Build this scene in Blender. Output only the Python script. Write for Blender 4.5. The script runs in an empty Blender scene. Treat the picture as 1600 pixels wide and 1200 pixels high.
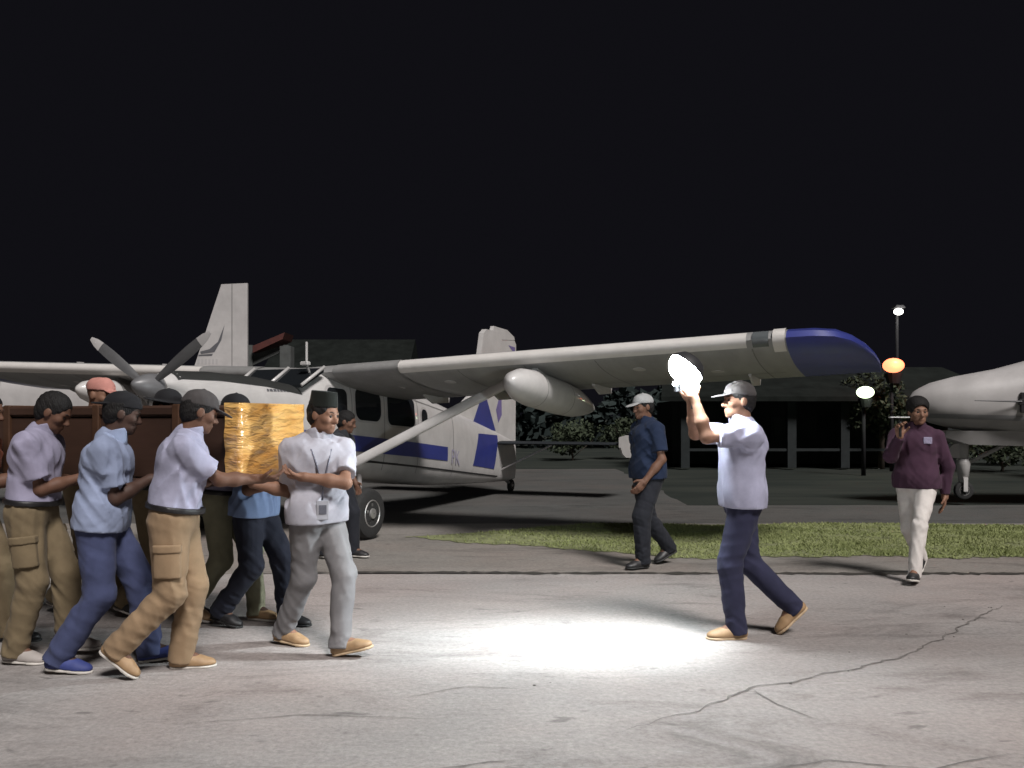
import bpy, math, random
import numpy as np
from mathutils import Vector, Matrix
random.seed(7)
R = math.radians
scene = bpy.context.scene
C = scene.collection

# ------------------------------------------------------------------ camera, sky, sun, exposure
F, HY, CZ = 1400.0, 655.0, 1.42          # focal length in photo pixels, horizon row, eye height
cam_d = bpy.data.cameras.new('camera')
cam_d.sensor_width = 36.0
cam_d.lens = 36.0 * F / 1600.0
cam_d.shift_y = (HY - 600.0) / 1600.0
cam_d.clip_start, cam_d.clip_end = 0.05, 3000.0
cam = bpy.data.objects.new('camera', cam_d); C.objects.link(cam)
cam.location = (0, 0, CZ); cam.rotation_euler = (R(90), 0, 0)
scene.camera = cam

SUN_EL, SUN_AZ = R(50), R(28)            # flood-light direction: behind the camera, a little to the right
world = bpy.data.worlds.new('World'); scene.world = world; world.use_nodes = True
wn = world.node_tree; wn.nodes.clear()
wo = wn.nodes.new('ShaderNodeOutputWorld'); bg = wn.nodes.new('ShaderNodeBackground')
sky = wn.nodes.new('ShaderNodeTexSky'); sky.sky_type = 'NISHITA'; sky.sun_disc = False
sky.sun_elevation = R(-9.0); sky.sun_rotation = R(180) - SUN_AZ
sky.air_density = 1.0; sky.dust_density = 2.0; sky.ozone_density = 1.0
hs = wn.nodes.new('ShaderNodeHueSaturation'); hs.inputs['Saturation'].default_value = 0.35
night = wn.nodes.new('ShaderNodeMix'); night.data_type = 'RGBA'; night.blend_type = 'ADD'
night.inputs[0].default_value = 1.0
night.inputs[7].default_value = (0.068, 0.066, 0.092, 1)
wn.links.new(sky.outputs[0], hs.inputs['Color']); wn.links.new(hs.outputs[0], night.inputs[6])
wn.links.new(night.outputs[2], bg.inputs[0]); bg.inputs[1].default_value = 0.075
wn.links.new(bg.outputs[0], wo.inputs[0])

sun_d = bpy.data.lights.new('sun', 'SUN'); sun_d.energy = 3.9; sun_d.angle = R(15); sun_d.color = (1.0, 0.955, 0.93)
sun = bpy.data.objects.new('sun', sun_d); C.objects.link(sun)
to_sun = Vector((math.sin(SUN_AZ) * math.cos(SUN_EL), -math.cos(SUN_AZ) * math.cos(SUN_EL), math.sin(SUN_EL)))
sun.rotation_euler = to_sun.to_track_quat('Z', 'Y').to_euler(); sun.location = (4, -8, 14)

scene.view_settings.view_transform = 'Standard'; scene.view_settings.look = 'None'
scene.view_settings.exposure = 0.0; scene.view_settings.gamma = 1.0
scene.view_settings.use_curve_mapping = False
scene.render.engine = 'CYCLES'
scene.cycles.use_denoising = True
scene.cycles.max_bounces = 6; scene.cycles.diffuse_bounces = 3; scene.cycles.glossy_bounces = 3
scene.cycles.transmission_bounces = 4; scene.cycles.transparent_max_bounces = 6
scene.cycles.sample_clamp_indirect = 6.0

# ------------------------------------------------------------------ materials
MATS = {}
def mat(name, col, rough=0.7, var=0.12, scale=8.0, bump=0.0, bscale=60.0, metal=0.0, coat=0.0, sheen=0.0,
        col2=None, spec=0.5, stretch=(1, 1, 1), emit=None, emit_s=0.0, bdist=0.01):
    if name in MATS: return MATS[name]
    m = bpy.data.materials.new(name); m.use_nodes = True
    nt = m.node_tree; p = nt.nodes['Principled BSDF']
    p.inputs['Roughness'].default_value = rough; p.inputs['Metallic'].default_value = metal
    p.inputs['Coat Weight'].default_value = coat; p.inputs['Sheen Weight'].default_value = sheen
    p.inputs['Specular IOR Level'].default_value = spec
    tc = nt.nodes.new('ShaderNodeTexCoord'); mp = nt.nodes.new('ShaderNodeMapping')
    mp.inputs['Scale'].default_value = stretch
    nt.links.new(tc.outputs['Object'], mp.inputs['Vector'])
    if var > 0 or col2:
        n = nt.nodes.new('ShaderNodeTexNoise'); n.inputs['Scale'].default_value = scale
        n.inputs['Detail'].default_value = 6; n.inputs['Roughness'].default_value = 0.65
        nt.links.new(mp.outputs[0], n.inputs['Vector'])
        r = nt.nodes.new('ShaderNodeValToRGB')
        r.color_ramp.elements[0].position = 0.32; r.color_ramp.elements[1].position = 0.68
        a = [c * (1 - var) for c in col]; b = list(col2) if col2 else [min(1, c * (1 + var)) for c in col]
        r.color_ramp.elements[0].color = (*a, 1); r.color_ramp.elements[1].color = (*b, 1)
        nt.links.new(n.outputs[0], r.inputs[0]); nt.links.new(r.outputs[0], p.inputs['Base Color'])
    else:
        p.inputs['Base Color'].default_value = (*col, 1)
    if bump > 0:
        n2 = nt.nodes.new('ShaderNodeTexNoise'); n2.inputs['Scale'].default_value = bscale
        n2.inputs['Detail'].default_value = 5
        nt.links.new(mp.outputs[0], n2.inputs['Vector'])
        bp = nt.nodes.new('ShaderNodeBump'); bp.inputs['Strength'].default_value = bump
        bp.inputs['Distance'].default_value = bdist
        nt.links.new(n2.outputs[0], bp.inputs['Height']); nt.links.new(bp.outputs[0], p.inputs['Normal'])
    if emit:
        p.inputs['Emission Color'].default_value = (*emit, 1); p.inputs['Emission Strength'].default_value = emit_s
    MATS[name] = m
    return m

def concrete(name, dark, mid, light, sc=1.0):
    m = bpy.data.materials.new(name); m.use_nodes = True; nt = m.node_tree; N = nt.nodes; L = nt.links
    p = N['Principled BSDF']; p.inputs['Roughness'].default_value = 0.82; p.inputs['Specular IOR Level'].default_value = 0.35
    geo = N.new('ShaderNodeNewGeometry')
    def noise(scale, det, st=(1, 1, 1), rough=0.6, dis=0.0):
        mp = N.new('ShaderNodeMapping'); mp.inputs['Scale'].default_value = st
        mp.inputs['Location'].default_value = (random.uniform(-9, 9), random.uniform(-9, 9), 0)
        L.new(geo.outputs['Position'], mp.inputs['Vector'])
        n = N.new('ShaderNodeTexNoise'); n.inputs['Scale'].default_value = scale * sc; n.inputs['Detail'].default_value = det
        n.inputs['Roughness'].default_value = rough; n.inputs['Distortion'].default_value = dis
        L.new(mp.outputs[0], n.inputs['Vector']); return n.outputs[0]
    def ramp(f, a, b, ca, cb):
        r = N.new('ShaderNodeValToRGB'); r.color_ramp.elements[0].position = a; r.color_ramp.elements[1].position = b
        r.color_ramp.elements[0].color = (*ca, 1); r.color_ramp.elements[1].color = (*cb, 1); L.new(f, r.inputs[0]); return r.outputs[0]
    def mix(fac, a, b, mode='MIX'):
        x = N.new('ShaderNodeMix'); x.data_type = 'RGBA'; x.blend_type = mode
        if isinstance(fac, float): x.inputs[0].default_value = fac
        else: L.new(fac, x.inputs[0])
        L.new(a, x.inputs[6])
        if isinstance(b, tuple): x.inputs[7].default_value = (*b, 1)
        else: L.new(b, x.inputs[7])
        return x.outputs[2]
    base = ramp(noise(0.8, 8, (0.6, 1.0, 1), 0.7, 0.6), 0.3, 0.7, mid, light)
    st = ramp(noise(1.3, 9, (0.55, 1.3, 1), 0.72, 1.2), 0.52, 0.72, (0, 0, 0), (1, 1, 1))
    c = mix(st, base, dark)
    fine = ramp(noise(34, 4, (1, 1, 1), 0.7), 0.25, 0.75, (0.72, 0.72, 0.72), (1.2, 1.2, 1.2))
    c = mix(1.0, c, fine, 'MULTIPLY')
    warm = ramp(noise(0.45, 4), 0.4, 0.65, (1.0, 0.99, 0.97), (1.06, 0.97, 0.93))
    c = mix(1.0, c, warm, 'MULTIPLY')
    spots = ramp(noise(7.5, 3, (0.7, 1.4, 1), 0.5, 0.4), 0.66, 0.74, (0, 0, 0), (0.55, 0.55, 0.55))
    c = mix(spots, c, tuple(x * 0.5 for x in dark))
    scuff = ramp(noise(5.5, 6, (0.35, 1.7, 1), 0.75, 0.8), 0.62, 0.74, (0, 0, 0), (0.5, 0.5, 0.5))
    c = mix(scuff, c, tuple(min(1, x * 1.3) for x in light))
    L.new(c, p.inputs['Base Color'])
    b1 = N.new('ShaderNodeBump'); b1.inputs['Strength'].default_value = 0.55; b1.inputs['Distance'].default_value = 0.02
    L.new(noise(9, 10, (0.7, 1.3, 1), 0.72, 0.5), b1.inputs['Height'])
    b2 = N.new('ShaderNodeBump'); b2.inputs['Strength'].default_value = 0.5; b2.inputs['Distance'].default_value = 0.006
    L.new(noise(70, 3), b2.inputs['Height']); L.new(b1.outputs[0], b2.inputs['Normal'])
    L.new(b2.outputs[0], p.inputs['Normal'])
    MATS[name] = m
    return m

# ------------------------------------------------------------------ object helpers
def link(o, parent=None, kind=None, label=None, cat=None, group=None):
    C.objects.link(o)
    if parent is not None: o.parent = parent
    tag(o, label, cat, group, kind); return o
def tag(o, label=None, cat=None, group=None, kind=None):
    if label: o['label'] = label
    if cat: o['category'] = cat
    if group: o['group'] = group
    if kind: o['kind'] = kind
    return o
def empty(name, loc=(0, 0, 0), rz=0.0, **kw):
    o = bpy.data.objects.new(name, None); o.empty_display_size = 0.1
    o.location = loc; o.rotation_euler = (0, 0, rz); return link(o, **kw)
def obj(name, verts, faces, material, parent=None, smooth=False, **kw):
    me = bpy.data.meshes.new(name); me.from_pydata([tuple(v) for v in verts], [], [tuple(f) for f in faces]); me.update()
    if smooth: me.polygons.foreach_set('use_smooth', [True] * len(me.polygons))
    if material: me.materials.append(material)
    o = bpy.data.objects.new(name, me); return link(o, parent, **kw)
def obj_np(name, V, Q, material, parent=None, smooth=True, **kw):
    me = bpy.data.meshes.new(name); n = Q.shape[1]
    me.vertices.add(len(V)); me.vertices.foreach_set('co', V.astype(np.float32).ravel())
    me.loops.add(Q.size); me.loops.foreach_set('vertex_index', Q.astype(np.int32).ravel())
    me.polygons.add(len(Q)); me.polygons.foreach_set('loop_start', (np.arange(len(Q)) * n).astype(np.int32))
    me.polygons.foreach_set('loop_total', np.full(len(Q), n, np.int32))
    me.polygons.foreach_set('use_smooth', np.full(len(Q), smooth))
    me.update(calc_edges=True); me.validate()
    if material: me.materials.append(material)
    o = bpy.data.objects.new(name, me); return link(o, parent, **kw)

class MB:
    """collects verts and faces of one part"""
    def __init__(s): s.v = []; s.f = []
    def add(s, v, f):
        k = len(s.v); s.v += [tuple(x) for x in v]; s.f += [tuple(i + k for i in q) for q in f]; return s
    def box(s, c, d, rz=0.0, bev=0.0, M=None):
        hx, hy, hz = d[0] / 2, d[1] / 2, d[2] / 2
        if bev <= 0:
            v = [(sx * hx, sy * hy, sz * hz) for sx in (-1, 1) for sy in (-1, 1) for sz in (-1, 1)]
            f = [(0, 1, 3, 2), (4, 6, 7, 5), (0, 4, 5, 1), (2, 3, 7, 6), (0, 2, 6, 4), (1, 5, 7, 3)]
        else:
            b = min(bev, hx * .9, hy * .9, hz * .9); v = []; f = []
            prof = [(-hz, -b), (-hz + b, 0), (hz - b, 0), (hz, -b)]
            for z, o in prof:
                x, y = hx + o, hy + o
                for px, py, ax in ((x, y - b, 0), (x - b, y, 0), (-x + b, y, 0), (-x, y - b, 0), (-x, -y + b, 0), (-x + b, -y, 0), (x - b, -y, 0), (x, -y + b, 0)):
                    v.append((px, py, z))
            for k in range(3):
                for i in range(8):
                    j = (i + 1) % 8; f.append((k * 8 + i, k * 8 + j, k * 8 + 8 + j, k * 8 + 8 + i))
            f.append(tuple(range(7, -1, -1))); f.append(tuple(range(24, 32)))
        ca, sa = math.cos(rz), math.sin(rz)
        w = [(c[0] + x * ca - y * sa, c[1] + x * sa + y * ca, c[2] + z) for x, y, z in v]
        if M is not None: w = [tuple(M @ Vector(x)) for x in v]
        return s.add(w, f)
    def tube(s, pts, rad, n=10, ell=1.0, up=(0, 0, 1), caps=True):
        pts = [Vector(p) for p in pts]
        if not isinstance(rad, (list, tuple)): rad = [rad] * len(pts)
        v = []; f = []
        for i, p in enumerate(pts):
            t = (pts[min(i + 1, len(pts) - 1)] - pts[max(i - 1, 0)]).normalized()
            u = Vector(up)
            if abs(t.dot(u)) > 0.95: u = Vector((1, 0, 0))
            a = t.cross(u).normalized(); b = a.cross(t).normalized()
            for k in range(n):
                th = 2 * math.pi * k / n; v.append(p + a * (rad[i] * math.cos(th)) + b * (rad[i] * ell * math.sin(th)))
        for i in range(len(pts) - 1):
            for k in range(n):
                j = (k + 1) % n; f.append((i * n + k, i * n + j, (i + 1) * n + j, (i + 1) * n + k))
        if caps: f.append(tuple(range(n - 1, -1, -1))); f.append(tuple(range((len(pts) - 1) * n, len(pts) * n)))
        return s.add(v, f)
    def loft(s, rings, caps=True):
        n = len(rings[0]); v = [p for r in rings for p in r]; f = []
        for i in range(len(rings) - 1):
            for k in range(n):
                j = (k + 1) % n; f.append((i * n + k, i * n + j, (i + 1) * n + j, (i + 1) * n + k))
        if caps: f.append(tuple(range(n - 1, -1, -1))); f.append(tuple(range((len(rings) - 1) * n, len(rings) * n)))
        return s.add(v, f)
    def sphere(s, c, r, n=12, m=8, sc=(1, 1, 1)):
        rings = []
        for i in range(m + 1):
            th = math.pi * (i / m) ; th = min(max(th, 0.02), math.pi - 0.02)
            rings.append([(c[0] + r * sc[0] * math.sin(th) * math.cos(2 * math.pi * k / n), c[1] + r * sc[1] * math.sin(th) * math.sin(2 * math.pi * k / n), c[2] - r * sc[2] * math.cos(th)) for k in range(n)])
        return s.loft(rings)
    def prism(s, poly, a, b):
        """poly: list of 3d points, extruded by vector a->b"""
        n = len(poly); va = [tuple(Vector(p) + Vector(a)) for p in poly]; vb = [tuple(Vector(p) + Vector(b)) for p in poly]
        f = [tuple(range(n - 1, -1, -1)), tuple(range(n, 2 * n))] + [(i, (i + 1) % n, n + (i + 1) % n, n + i) for i in range(n)]
        return s.add(va + vb, f)
    def build(s, name, material, parent=None, smooth=False, auto=None, **kw):
        o = obj(name, s.v, s.f, material, parent, smooth, **kw)
        if auto:
            me = o.data; me.polygons.foreach_set('use_smooth', [True] * len(me.polygons))
            me.set_sharp_from_angle(angle=R(auto))
        return o

def px(x, y, Y):          # photo pixel at depth Y -> point in the place (used only while laying the place out)
    return Vector(((x - 800) / F * Y, Y, CZ + (HY - y) / F * Y))
def ground(x, y):
    Y = CZ * F / (y - HY); return Vector(((x - 800) / F * Y, Y, 0))

# ------------------------------------------------------------------ the ground
M_conc = concrete('apron_concrete', (0.165, 0.153, 0.150), (0.262, 0.247, 0.243), (0.345, 0.328, 0.322))
M_conc2 = concrete('shoulder_concrete_dimmed', (0.11, 0.102, 0.095), (0.19, 0.178, 0.165), (0.25, 0.235, 0.22))  # darker concrete tone stands in for the floodlight fading with distance
M_soil = mat('dark_soil', (0.035, 0.031, 0.026), 0.95, 0.4, 9, 0.6, 40)
M_crack = mat('crack_dirt', (0.155, 0.142, 0.133), 0.95, 0.3, 12)
M_field = mat('field_turf', (0.032, 0.040, 0.037), 0.95, 0.4, 0.6, 0.5, 12, spec=.05, col2=(0.042, 0.046, 0.040), stretch=(0.35, 1, 1))
M_tar = concrete('taxiway_asphalt_dimmed', (0.038, 0.040, 0.040), (0.066, 0.068, 0.067), (0.095, 0.096, 0.093))  # asphalt, its dark tone also carrying the floodlight's falloff

obj('ground', [(-900, -200, -0.10), (900, -200, -0.10), (900, 1500, -0.10), (-900, 1500, -0.10)], [(0, 1, 2, 3)], M_field, kind='structure')
def slab_outline(x0, x1, y0, y1, step, jit, rnd):
    pts = []
    def run(ax, ay, bx, by):
        n = max(2, int(math.hypot(bx - ax, by - ay) / step))
        for i in range(n):
            t = i / n; pts.append((ax + (bx - ax) * t + rnd.uniform(-jit, jit), ay + (by - ay) * t + rnd.uniform(-jit, jit)))
    run(x0, y0, x1, y0); run(x1, y0, x1, y1); run(x1, y1, x0, y1); run(x0, y1, x0, y0)
    return pts
apron = empty('apron', kind='structure')
rnd = random.Random(3)
def slab(x0, x1, y0, y1, z, m, parent, jit=0.006, step=0.12):
    o = slab_outline(x0, x1, y0, y1, step, jit, rnd)
    MB().prism([(x, y, 0) for x, y in o], (0, 0, -0.14), (0, 0, z)).build('slab', m, parent)
XE = [-40, -17.5, -5.6, 7.4, 19.0, 42]
for i in range(5):
    a, b = XE[i] + 0.007, XE[i + 1] - 0.007
    slab(a, b, -9, 1.7, 0.0, M_conc, apron)
    slab(a, b, 1.714, 6.09, 0.002, M_conc, apron)
    slab(a, b, 6.104, 8.22, -0.001, M_conc, apron)
shoulder = empty('taxiway_shoulder', kind='structure')
for i in range(5):
    a, b = XE[i] + 0.007, XE[i + 1] - 0.007
    slab(a, b, 8.30, 12.3, -0.012, M_conc2, shoulder, 0.02)
slab(-40, 42, 12.32, 15.0, -0.02, M_tar, shoulder, 0.05, 0.5)
slab(-40, 3.0, 15.02, 26.0, -0.024, M_tar, shoulder, 0.08, 0.5)

def strip(name, pts, w, z, m, parent, seed, jit=0.5):
    r = random.Random(seed); P = []
    for i in range(len(pts) - 1):
        a, b = Vector(pts[i]), Vector(pts[i + 1]); n = max(2, int((b - a).length / 0.05))
        for k in range(n): P.append(a.lerp(b, k / n))
    P.append(Vector(pts[-1])); L = []; Rr = []; off = 0
    for i, p in enumerate(P):
        t = (P[min(i + 1, len(P) - 1)] - P[max(i - 1, 0)]).normalized(); nrm = Vector((-t.y, t.x))
        off = off * 0.8 + r.uniform(-1, 1) * w * jit
        ww = w * r.uniform(0.25, 1.0) * min(1, 6 * i / len(P) + 0.1, 6 * (len(P) - 1 - i) / len(P) + 0.1)
        L.append(p + nrm * (off + ww)); Rr.append(p + nrm * (off - ww))
    v = [(p.x, p.y, z) for p in L] + [(p.x, p.y, z) for p in Rr]; n = len(P)
    return obj(name, v, [(i, i + 1, n + i + 1, n + i) for i in range(n - 1)], m, parent)
# dark soil-filled seam between apron and shoulder, cracks
strip('seam', [(-2.4, 8.30), (-0.4, 8.27), (1.6, 8.25), (3.9, 8.23), (9, 8.20)], 0.085, 0.004, M_soil, apron, 2, 0.12)
strip('crack', [(0.50, 4.05), (0.9, 4.35), (1.25, 4.72), (1.75, 4.98), (2.3, 5.35), (2.75, 5.78), (3.2, 6.25), (3.75, 6.85)], 0.0087, 0.0060, M_crack, apron, 5, 2.2)
strip('crack', [(1.25, 4.72), (1.32, 4.45), (1.45, 4.2)], 0.0050, 0.0064, M_crack, apron, 6, 1.0)
strip('crack', [(-0.55, 4.55), (-0.25, 4.75), (0.05, 4.72)], 0.0043, 0.0060, M_crack, apron, 8, 1.2)
strip('crack', [(-1.9, 3.5), (-1.2, 3.62), (-0.6, 3.55), (0.1, 3.75)], 0.0062, 0.0060, M_crack, apron, 9, 1.4)
strip('crack', [(-1.6, 4.15), (-1.0, 4.3), (-0.3, 4.22)], 0.0037, 0.0060, M_crack, apron, 19, 1.4)
strip('crack', [(1.0, 3.6), (1.3, 3.72), (1.7, 3.62), (2.1, 3.8)], 0.0056, 0.0060, M_crack, apron, 29, 1.4)

cr_ = random.Random(12); chips = MB()
for k in range(26):
    t = cr_.random(); a_, b_ = Vector((1.75, 4.98)), Vector((3.75, 6.85)); c_ = a_.lerp(b_, t) + Vector((cr_.gauss(0, .16), cr_.gauss(0, .13)))
    if k > 15: c_ = Vector((cr_.uniform(-1.8, 3.5), cr_.uniform(3.4, 8.0)))
    r_ = cr_.uniform(.004, .011); n0 = 6
    ring = [(c_.x + r_ * cr_.uniform(.6, 1.3) * math.cos(6.28 * i / n0), c_.y + r_ * cr_.uniform(.6, 1.3) * math.sin(6.28 * i / n0), .001) for i in range(n0)]
    top = [(c_.x + (p[0] - c_.x) * .6, c_.y + (p[1] - c_.y) * .6, r_ * .6) for p in ring]; chips.loft([ring, top])
chips.build('debris', M_crack, kind='stuff')
# grass strip, blades in one mass
gr = np.random.default_rng(4)
def edge_lo(x): return 9.28 + 0.06 * np.sin(x * 2.3) + 0.05 * np.sin(x * 5.1 + 1) + 0.035 * np.sin(x * 17 + 2) + 0.025 * np.sin(x * 41) + np.clip((1.6 - x) * 0.55, 0, 9)
def edge_hi(x): return 12.2 + 0.1 * np.sin(x * 1.7) - np.clip((1.2 - x) * 0.5, 0, 9)
bed_x = np.linspace(-1.3, 13.5, 400)
bv = [(x, min(edge_lo(x), edge_hi(x)), -0.006) for x in bed_x] + [(x, max(edge_hi(x), edge_lo(x)), -0.006) for x in bed_x]
obj('verge_soil', bv, [(i, i + 1, 401 + i, 400 + i) for i in range(399)], mat('verge_earth', (0.175, 0.19, 0.09), 0.95, 0.35, 5), kind='structure')
NB = 170000
gx = gr.uniform(-1.3, 13.5, NB); gy = gr.uniform(9.1, 12.4, NB)
clump = np.sin(gx * 3.1 + 2 * np.sin(gy * 2.2)) * np.sin(gy * 4.3 + 1.5 * np.sin(gx * 1.3)) + 0.5 * np.sin(gx * 9.0) * np.sin(gy * 11)
fade = np.clip((gx + 0.9) / 3.2, 0.03, 1)
ok = (gy > edge_lo(gx)) & (gy < edge_hi(gx)) & (gr.uniform(-1.2, 1.6, NB) < clump + 0.7) & (gr.uniform(0, 1, NB) < fade)
gx, gy, clump = gx[ok], gy[ok], clump[ok]; n = len(gx)
hgt = gr.uniform(0.008, 0.024, n) * (1 + 0.4 * clump); ang = gr.uniform(0, 2 * np.pi, n); w = gr.uniform(0.004, 0.009, n)
lean = gr.uniform(-0.03, 0.03, (n, 2))
V = np.zeros((n, 3, 3)); V[:, 0] = np.stack([gx - w * np.cos(ang), gy - w * np.sin(ang), np.full(n, -0.006)], 1)
V[:, 1] = np.stack([gx + w * np.cos(ang), gy + w * np.sin(ang), np.full(n, -0.006)], 1)
V[:, 2] = np.stack([gx + lean[:, 0], gy + lean[:, 1], hgt], 1)
M_grass = mat('grass_blade', (0.22, 0.255, 0.10), 0.9, 0.12, 1.2, col2=(0.27, 0.295, 0.135), spec=.1)
obj_np('grass', V.reshape(-1, 3), np.arange(3 * n).reshape(-1, 3), M_grass, smooth=False, kind='stuff',
       label='short green grass growing in the strip beside the taxiway', cat='grass')

# ------------------------------------------------------------------ distance-field modelling (bodies and clothes)
def vec(*a): return np.array(a, dtype=np.float64)
def nrm(v): return v / (np.linalg.norm(v) + 1e-12)
def rotz(a): c, s = math.cos(a), math.sin(a); return np.array([[c, -s, 0], [s, c, 0], [0, 0, 1]])
def roty(a): c, s = math.cos(a), math.sin(a); return np.array([[c, 0, s], [0, 1, 0], [-s, 0, c]])     # + tips x forward/down
def rotx(a): c, s = math.cos(a), math.sin(a); return np.array([[1, 0, 0], [0, c, -s], [0, s, c]])

class Cap:            # tapered capsule, flattened along axis n by ratio
    def __init__(s, a, b, ra, rb, n=None, ratio=1.0): s.a, s.b, s.ra, s.rb, s.n, s.ratio = np.array(a, float), np.array(b, float), ra, rb, n, ratio
    def grow(s, g):
        r = max(s.ra, s.rb); return Cap(s.a, s.b, s.ra + g, s.rb + g, s.n, (s.ratio * r + g) / (r + g) if s.n is not None else 1.0)
    def box(s):
        r = max(s.ra, s.rb); return np.minimum(s.a, s.b) - r, np.maximum(s.a, s.b) + r
    def d(s, P):
        ab = s.b - s.a; L = ab.dot(ab) + 1e-12; q = P - s.a.astype(P.dtype)
        t = np.clip(q @ ab.astype(P.dtype) / L, 0, 1); q = q - t[..., None] * ab.astype(P.dtype)
        r = s.ra + (s.rb - s.ra) * t
        if s.n is None: return np.sqrt((q * q).sum(-1)) - r
        qn = q @ s.n.astype(P.dtype); k = 1 / s.ratio ** 2 - 1
        ln = np.sqrt((q * q).sum(-1) + k * qn * qn)
        return (ln - r) * np.where(ln > 1e-6, np.sqrt((q * q).sum(-1)) / np.maximum(ln, 1e-6), s.ratio)
class Ell:            # ellipsoid in a frame
    def __init__(s, c, r, M=np.eye(3)): s.c, s.r, s.M = np.array(c, float), np.array(r, float), M
    def grow(s, g): return Ell(s.c, s.r + g, s.M)
    def box(s): m = s.r.max(); return s.c - m, s.c + m
    def d(s, P):
        q = (P - s.c.astype(P.dtype)) @ s.M.astype(P.dtype); k0 = np.sqrt(((q / s.r) ** 2).sum(-1)); k1 = np.sqrt(((q / s.r ** 2) ** 2).sum(-1))
        return k0 * (k0 - 1) / np.maximum(k1, 1e-6)

class Field:
    def __init__(s, lo, hi, h):
        s.h = h; s.lo = np.floor(np.array(lo) / h) * h; s.n = np.ceil((np.array(hi) - s.lo) / h).astype(int) + 1
        s.F = np.full(s.n, 1.0, np.float32)
        s.ax = [(s.lo[i] + h * np.arange(s.n[i])).astype(np.float32) for i in range(3)]
    def sub(s, lo, hi):
        i0 = np.clip(np.floor((lo - s.lo) / s.h).astype(int), 0, s.n); i1 = np.clip(np.ceil((hi - s.lo) / s.h).astype(int) + 1, 0, s.n)
        return tuple(slice(a, b) for a, b in zip(i0, i1))
    def pts(s, sl=None):
        sl = sl or (slice(None),) * 3
        return np.stack(np.meshgrid(*[s.ax[i][sl[i]] for i in range(3)], indexing='ij'), -1)
    def add(s, p, k=0.02):
        lo, hi = p.box(); sl = s.sub(lo - k - 3 * s.h, hi + k + 3 * s.h)
        A = s.F[sl]
        if A.size == 0: return s
        B = p.d(s.pts(sl)).astype(np.float32)
        t = np.clip(0.5 + 0.5 * (B - A) / k, 0, 1); s.F[sl] = B + (A - B) * t - k * t * (1 - t); return s
    def carve(s, p, k=0.008):
        lo, hi = p.box(); sl = s.sub(lo - k - 3 * s.h, hi + k + 3 * s.h); A = s.F[sl]
        if A.size == 0: return s
        B = -p.d(s.pts(sl)).astype(np.float32)
        t = np.clip(0.5 - 0.5 * (B - A) / k, 0, 1); s.F[sl] = B + (A - B) * t + k * t * (1 - t); return s
    def plane(s, p, n, near=None):     # keep the side the normal n points away from:  (x-p).n < 0
        n = nrm(np.array(n, float)); p = np.array(p, float)
        sl = (slice(None),) * 3 if near is None else s.sub(np.array(near[0]) - near[1], np.array(near[0]) + near[1])
        a, b, c_ = [s.ax[i][sl[i]] for i in range(3)]
        B = ((a * n[0])[:, None, None] + (b * n[1])[None, :, None] + (c_ * n[2])[None, None, :] - p.dot(n)).astype(np.float32)
        if near is not None:
            c, r = near; far = ((a - c[0]) ** 2)[:, None, None] + ((b - c[1]) ** 2)[None, :, None] + ((c_ - c[2]) ** 2)[None, None, :] > r * r; B[far] = -9
        s.F[sl] = np.maximum(s.F[sl], B); return s
    def merge(s, o, k=0.03):
        i0 = np.round((o.lo - s.lo) / s.h).astype(int); a0 = np.maximum(i0, 0); a1 = np.minimum(i0 + o.n, s.n)
        if (a1 <= a0).any(): return s
        sl = tuple(slice(x, y) for x, y in zip(a0, a1)); so = tuple(slice(x - i, y - i) for x, y, i in zip(a0, a1, i0))
        A, B = s.F[sl], o.F[so]; t = np.clip(0.5 + 0.5 * (B - A) / k, 0, 1); s.F[sl] = B + (A - B) * t - k * t * (1 - t); return s
    def mesh(s):
        F = s.F; S = F < 0
        a = [slice(None, -1), slice(1, None)]
        cnt = np.zeros(np.array(F.shape) - 1, np.int8)
        for i in (0, 1):
            for j in (0, 1):
                for k in (0, 1): cnt += S[a[i], a[j], a[k]]
        act = np.argwhere((cnt > 0) & (cnt < 8))
        if len(act) == 0: return np.zeros((0, 3)), np.zeros((0, 4), int)
        idx = np.full(cnt.shape, -1, np.int64); idx[tuple(act.T)] = np.arange(len(act))
        acc = np.zeros((len(act), 3)); num = np.zeros(len(act))
        cor = [(i, j, k) for i in (0, 1) for j in (0, 1) for k in (0, 1)]
        val = {c: F[act[:, 0] + c[0], act[:, 1] + c[1], act[:, 2] + c[2]].astype(np.float64) for c in cor}
        for c in cor:
            for ax in range(3):
                if c[ax]: continue
                e = list(c); e[ax] = 1; e = tuple(e); u, v = val[c], val[e]; m = (u < 0) != (v < 0)
                t = np.where(m, u / np.where(m, u - v, 1), 0); p = np.tile(np.array(c, float), (len(act), 1)); p[:, ax] += t
                acc += p * m[:, None]; num += m
        V = s.lo + s.h * (act + acc / num[:, None])
        Q = []
        for ax in range(3):
            o1, o2 = (ax + 1) % 3, (ax + 2) % 3
            sl0 = [slice(None)] * 3; sl1 = [slice(None)] * 3; sl0[ax] = slice(None, -1); sl1[ax] = slice(1, None)
            ed = np.argwhere(S[tuple(sl0)] != S[tuple(sl1)])
            lim = np.array(cnt.shape); okk = (ed[:, o1] > 0) & (ed[:, o2] > 0) & (ed[:, o1] < lim[o1]) & (ed[:, o2] < lim[o2]); ed = ed[okk]
            ins = S[tuple(ed.T)]
            def cell(d1, d2): e = ed.copy(); e[:, o1] += d1; e[:, o2] += d2; return idx[tuple(e.T)]
            q = np.stack([cell(-1, -1), cell(0, -1), cell(0, 0), cell(-1, 0)], 1)
            q[~ins] = q[~ins][:, ::-1]; Q.append(q)
        Q = np.concatenate(Q); return V, Q[(Q >= 0).all(1)]

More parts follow.
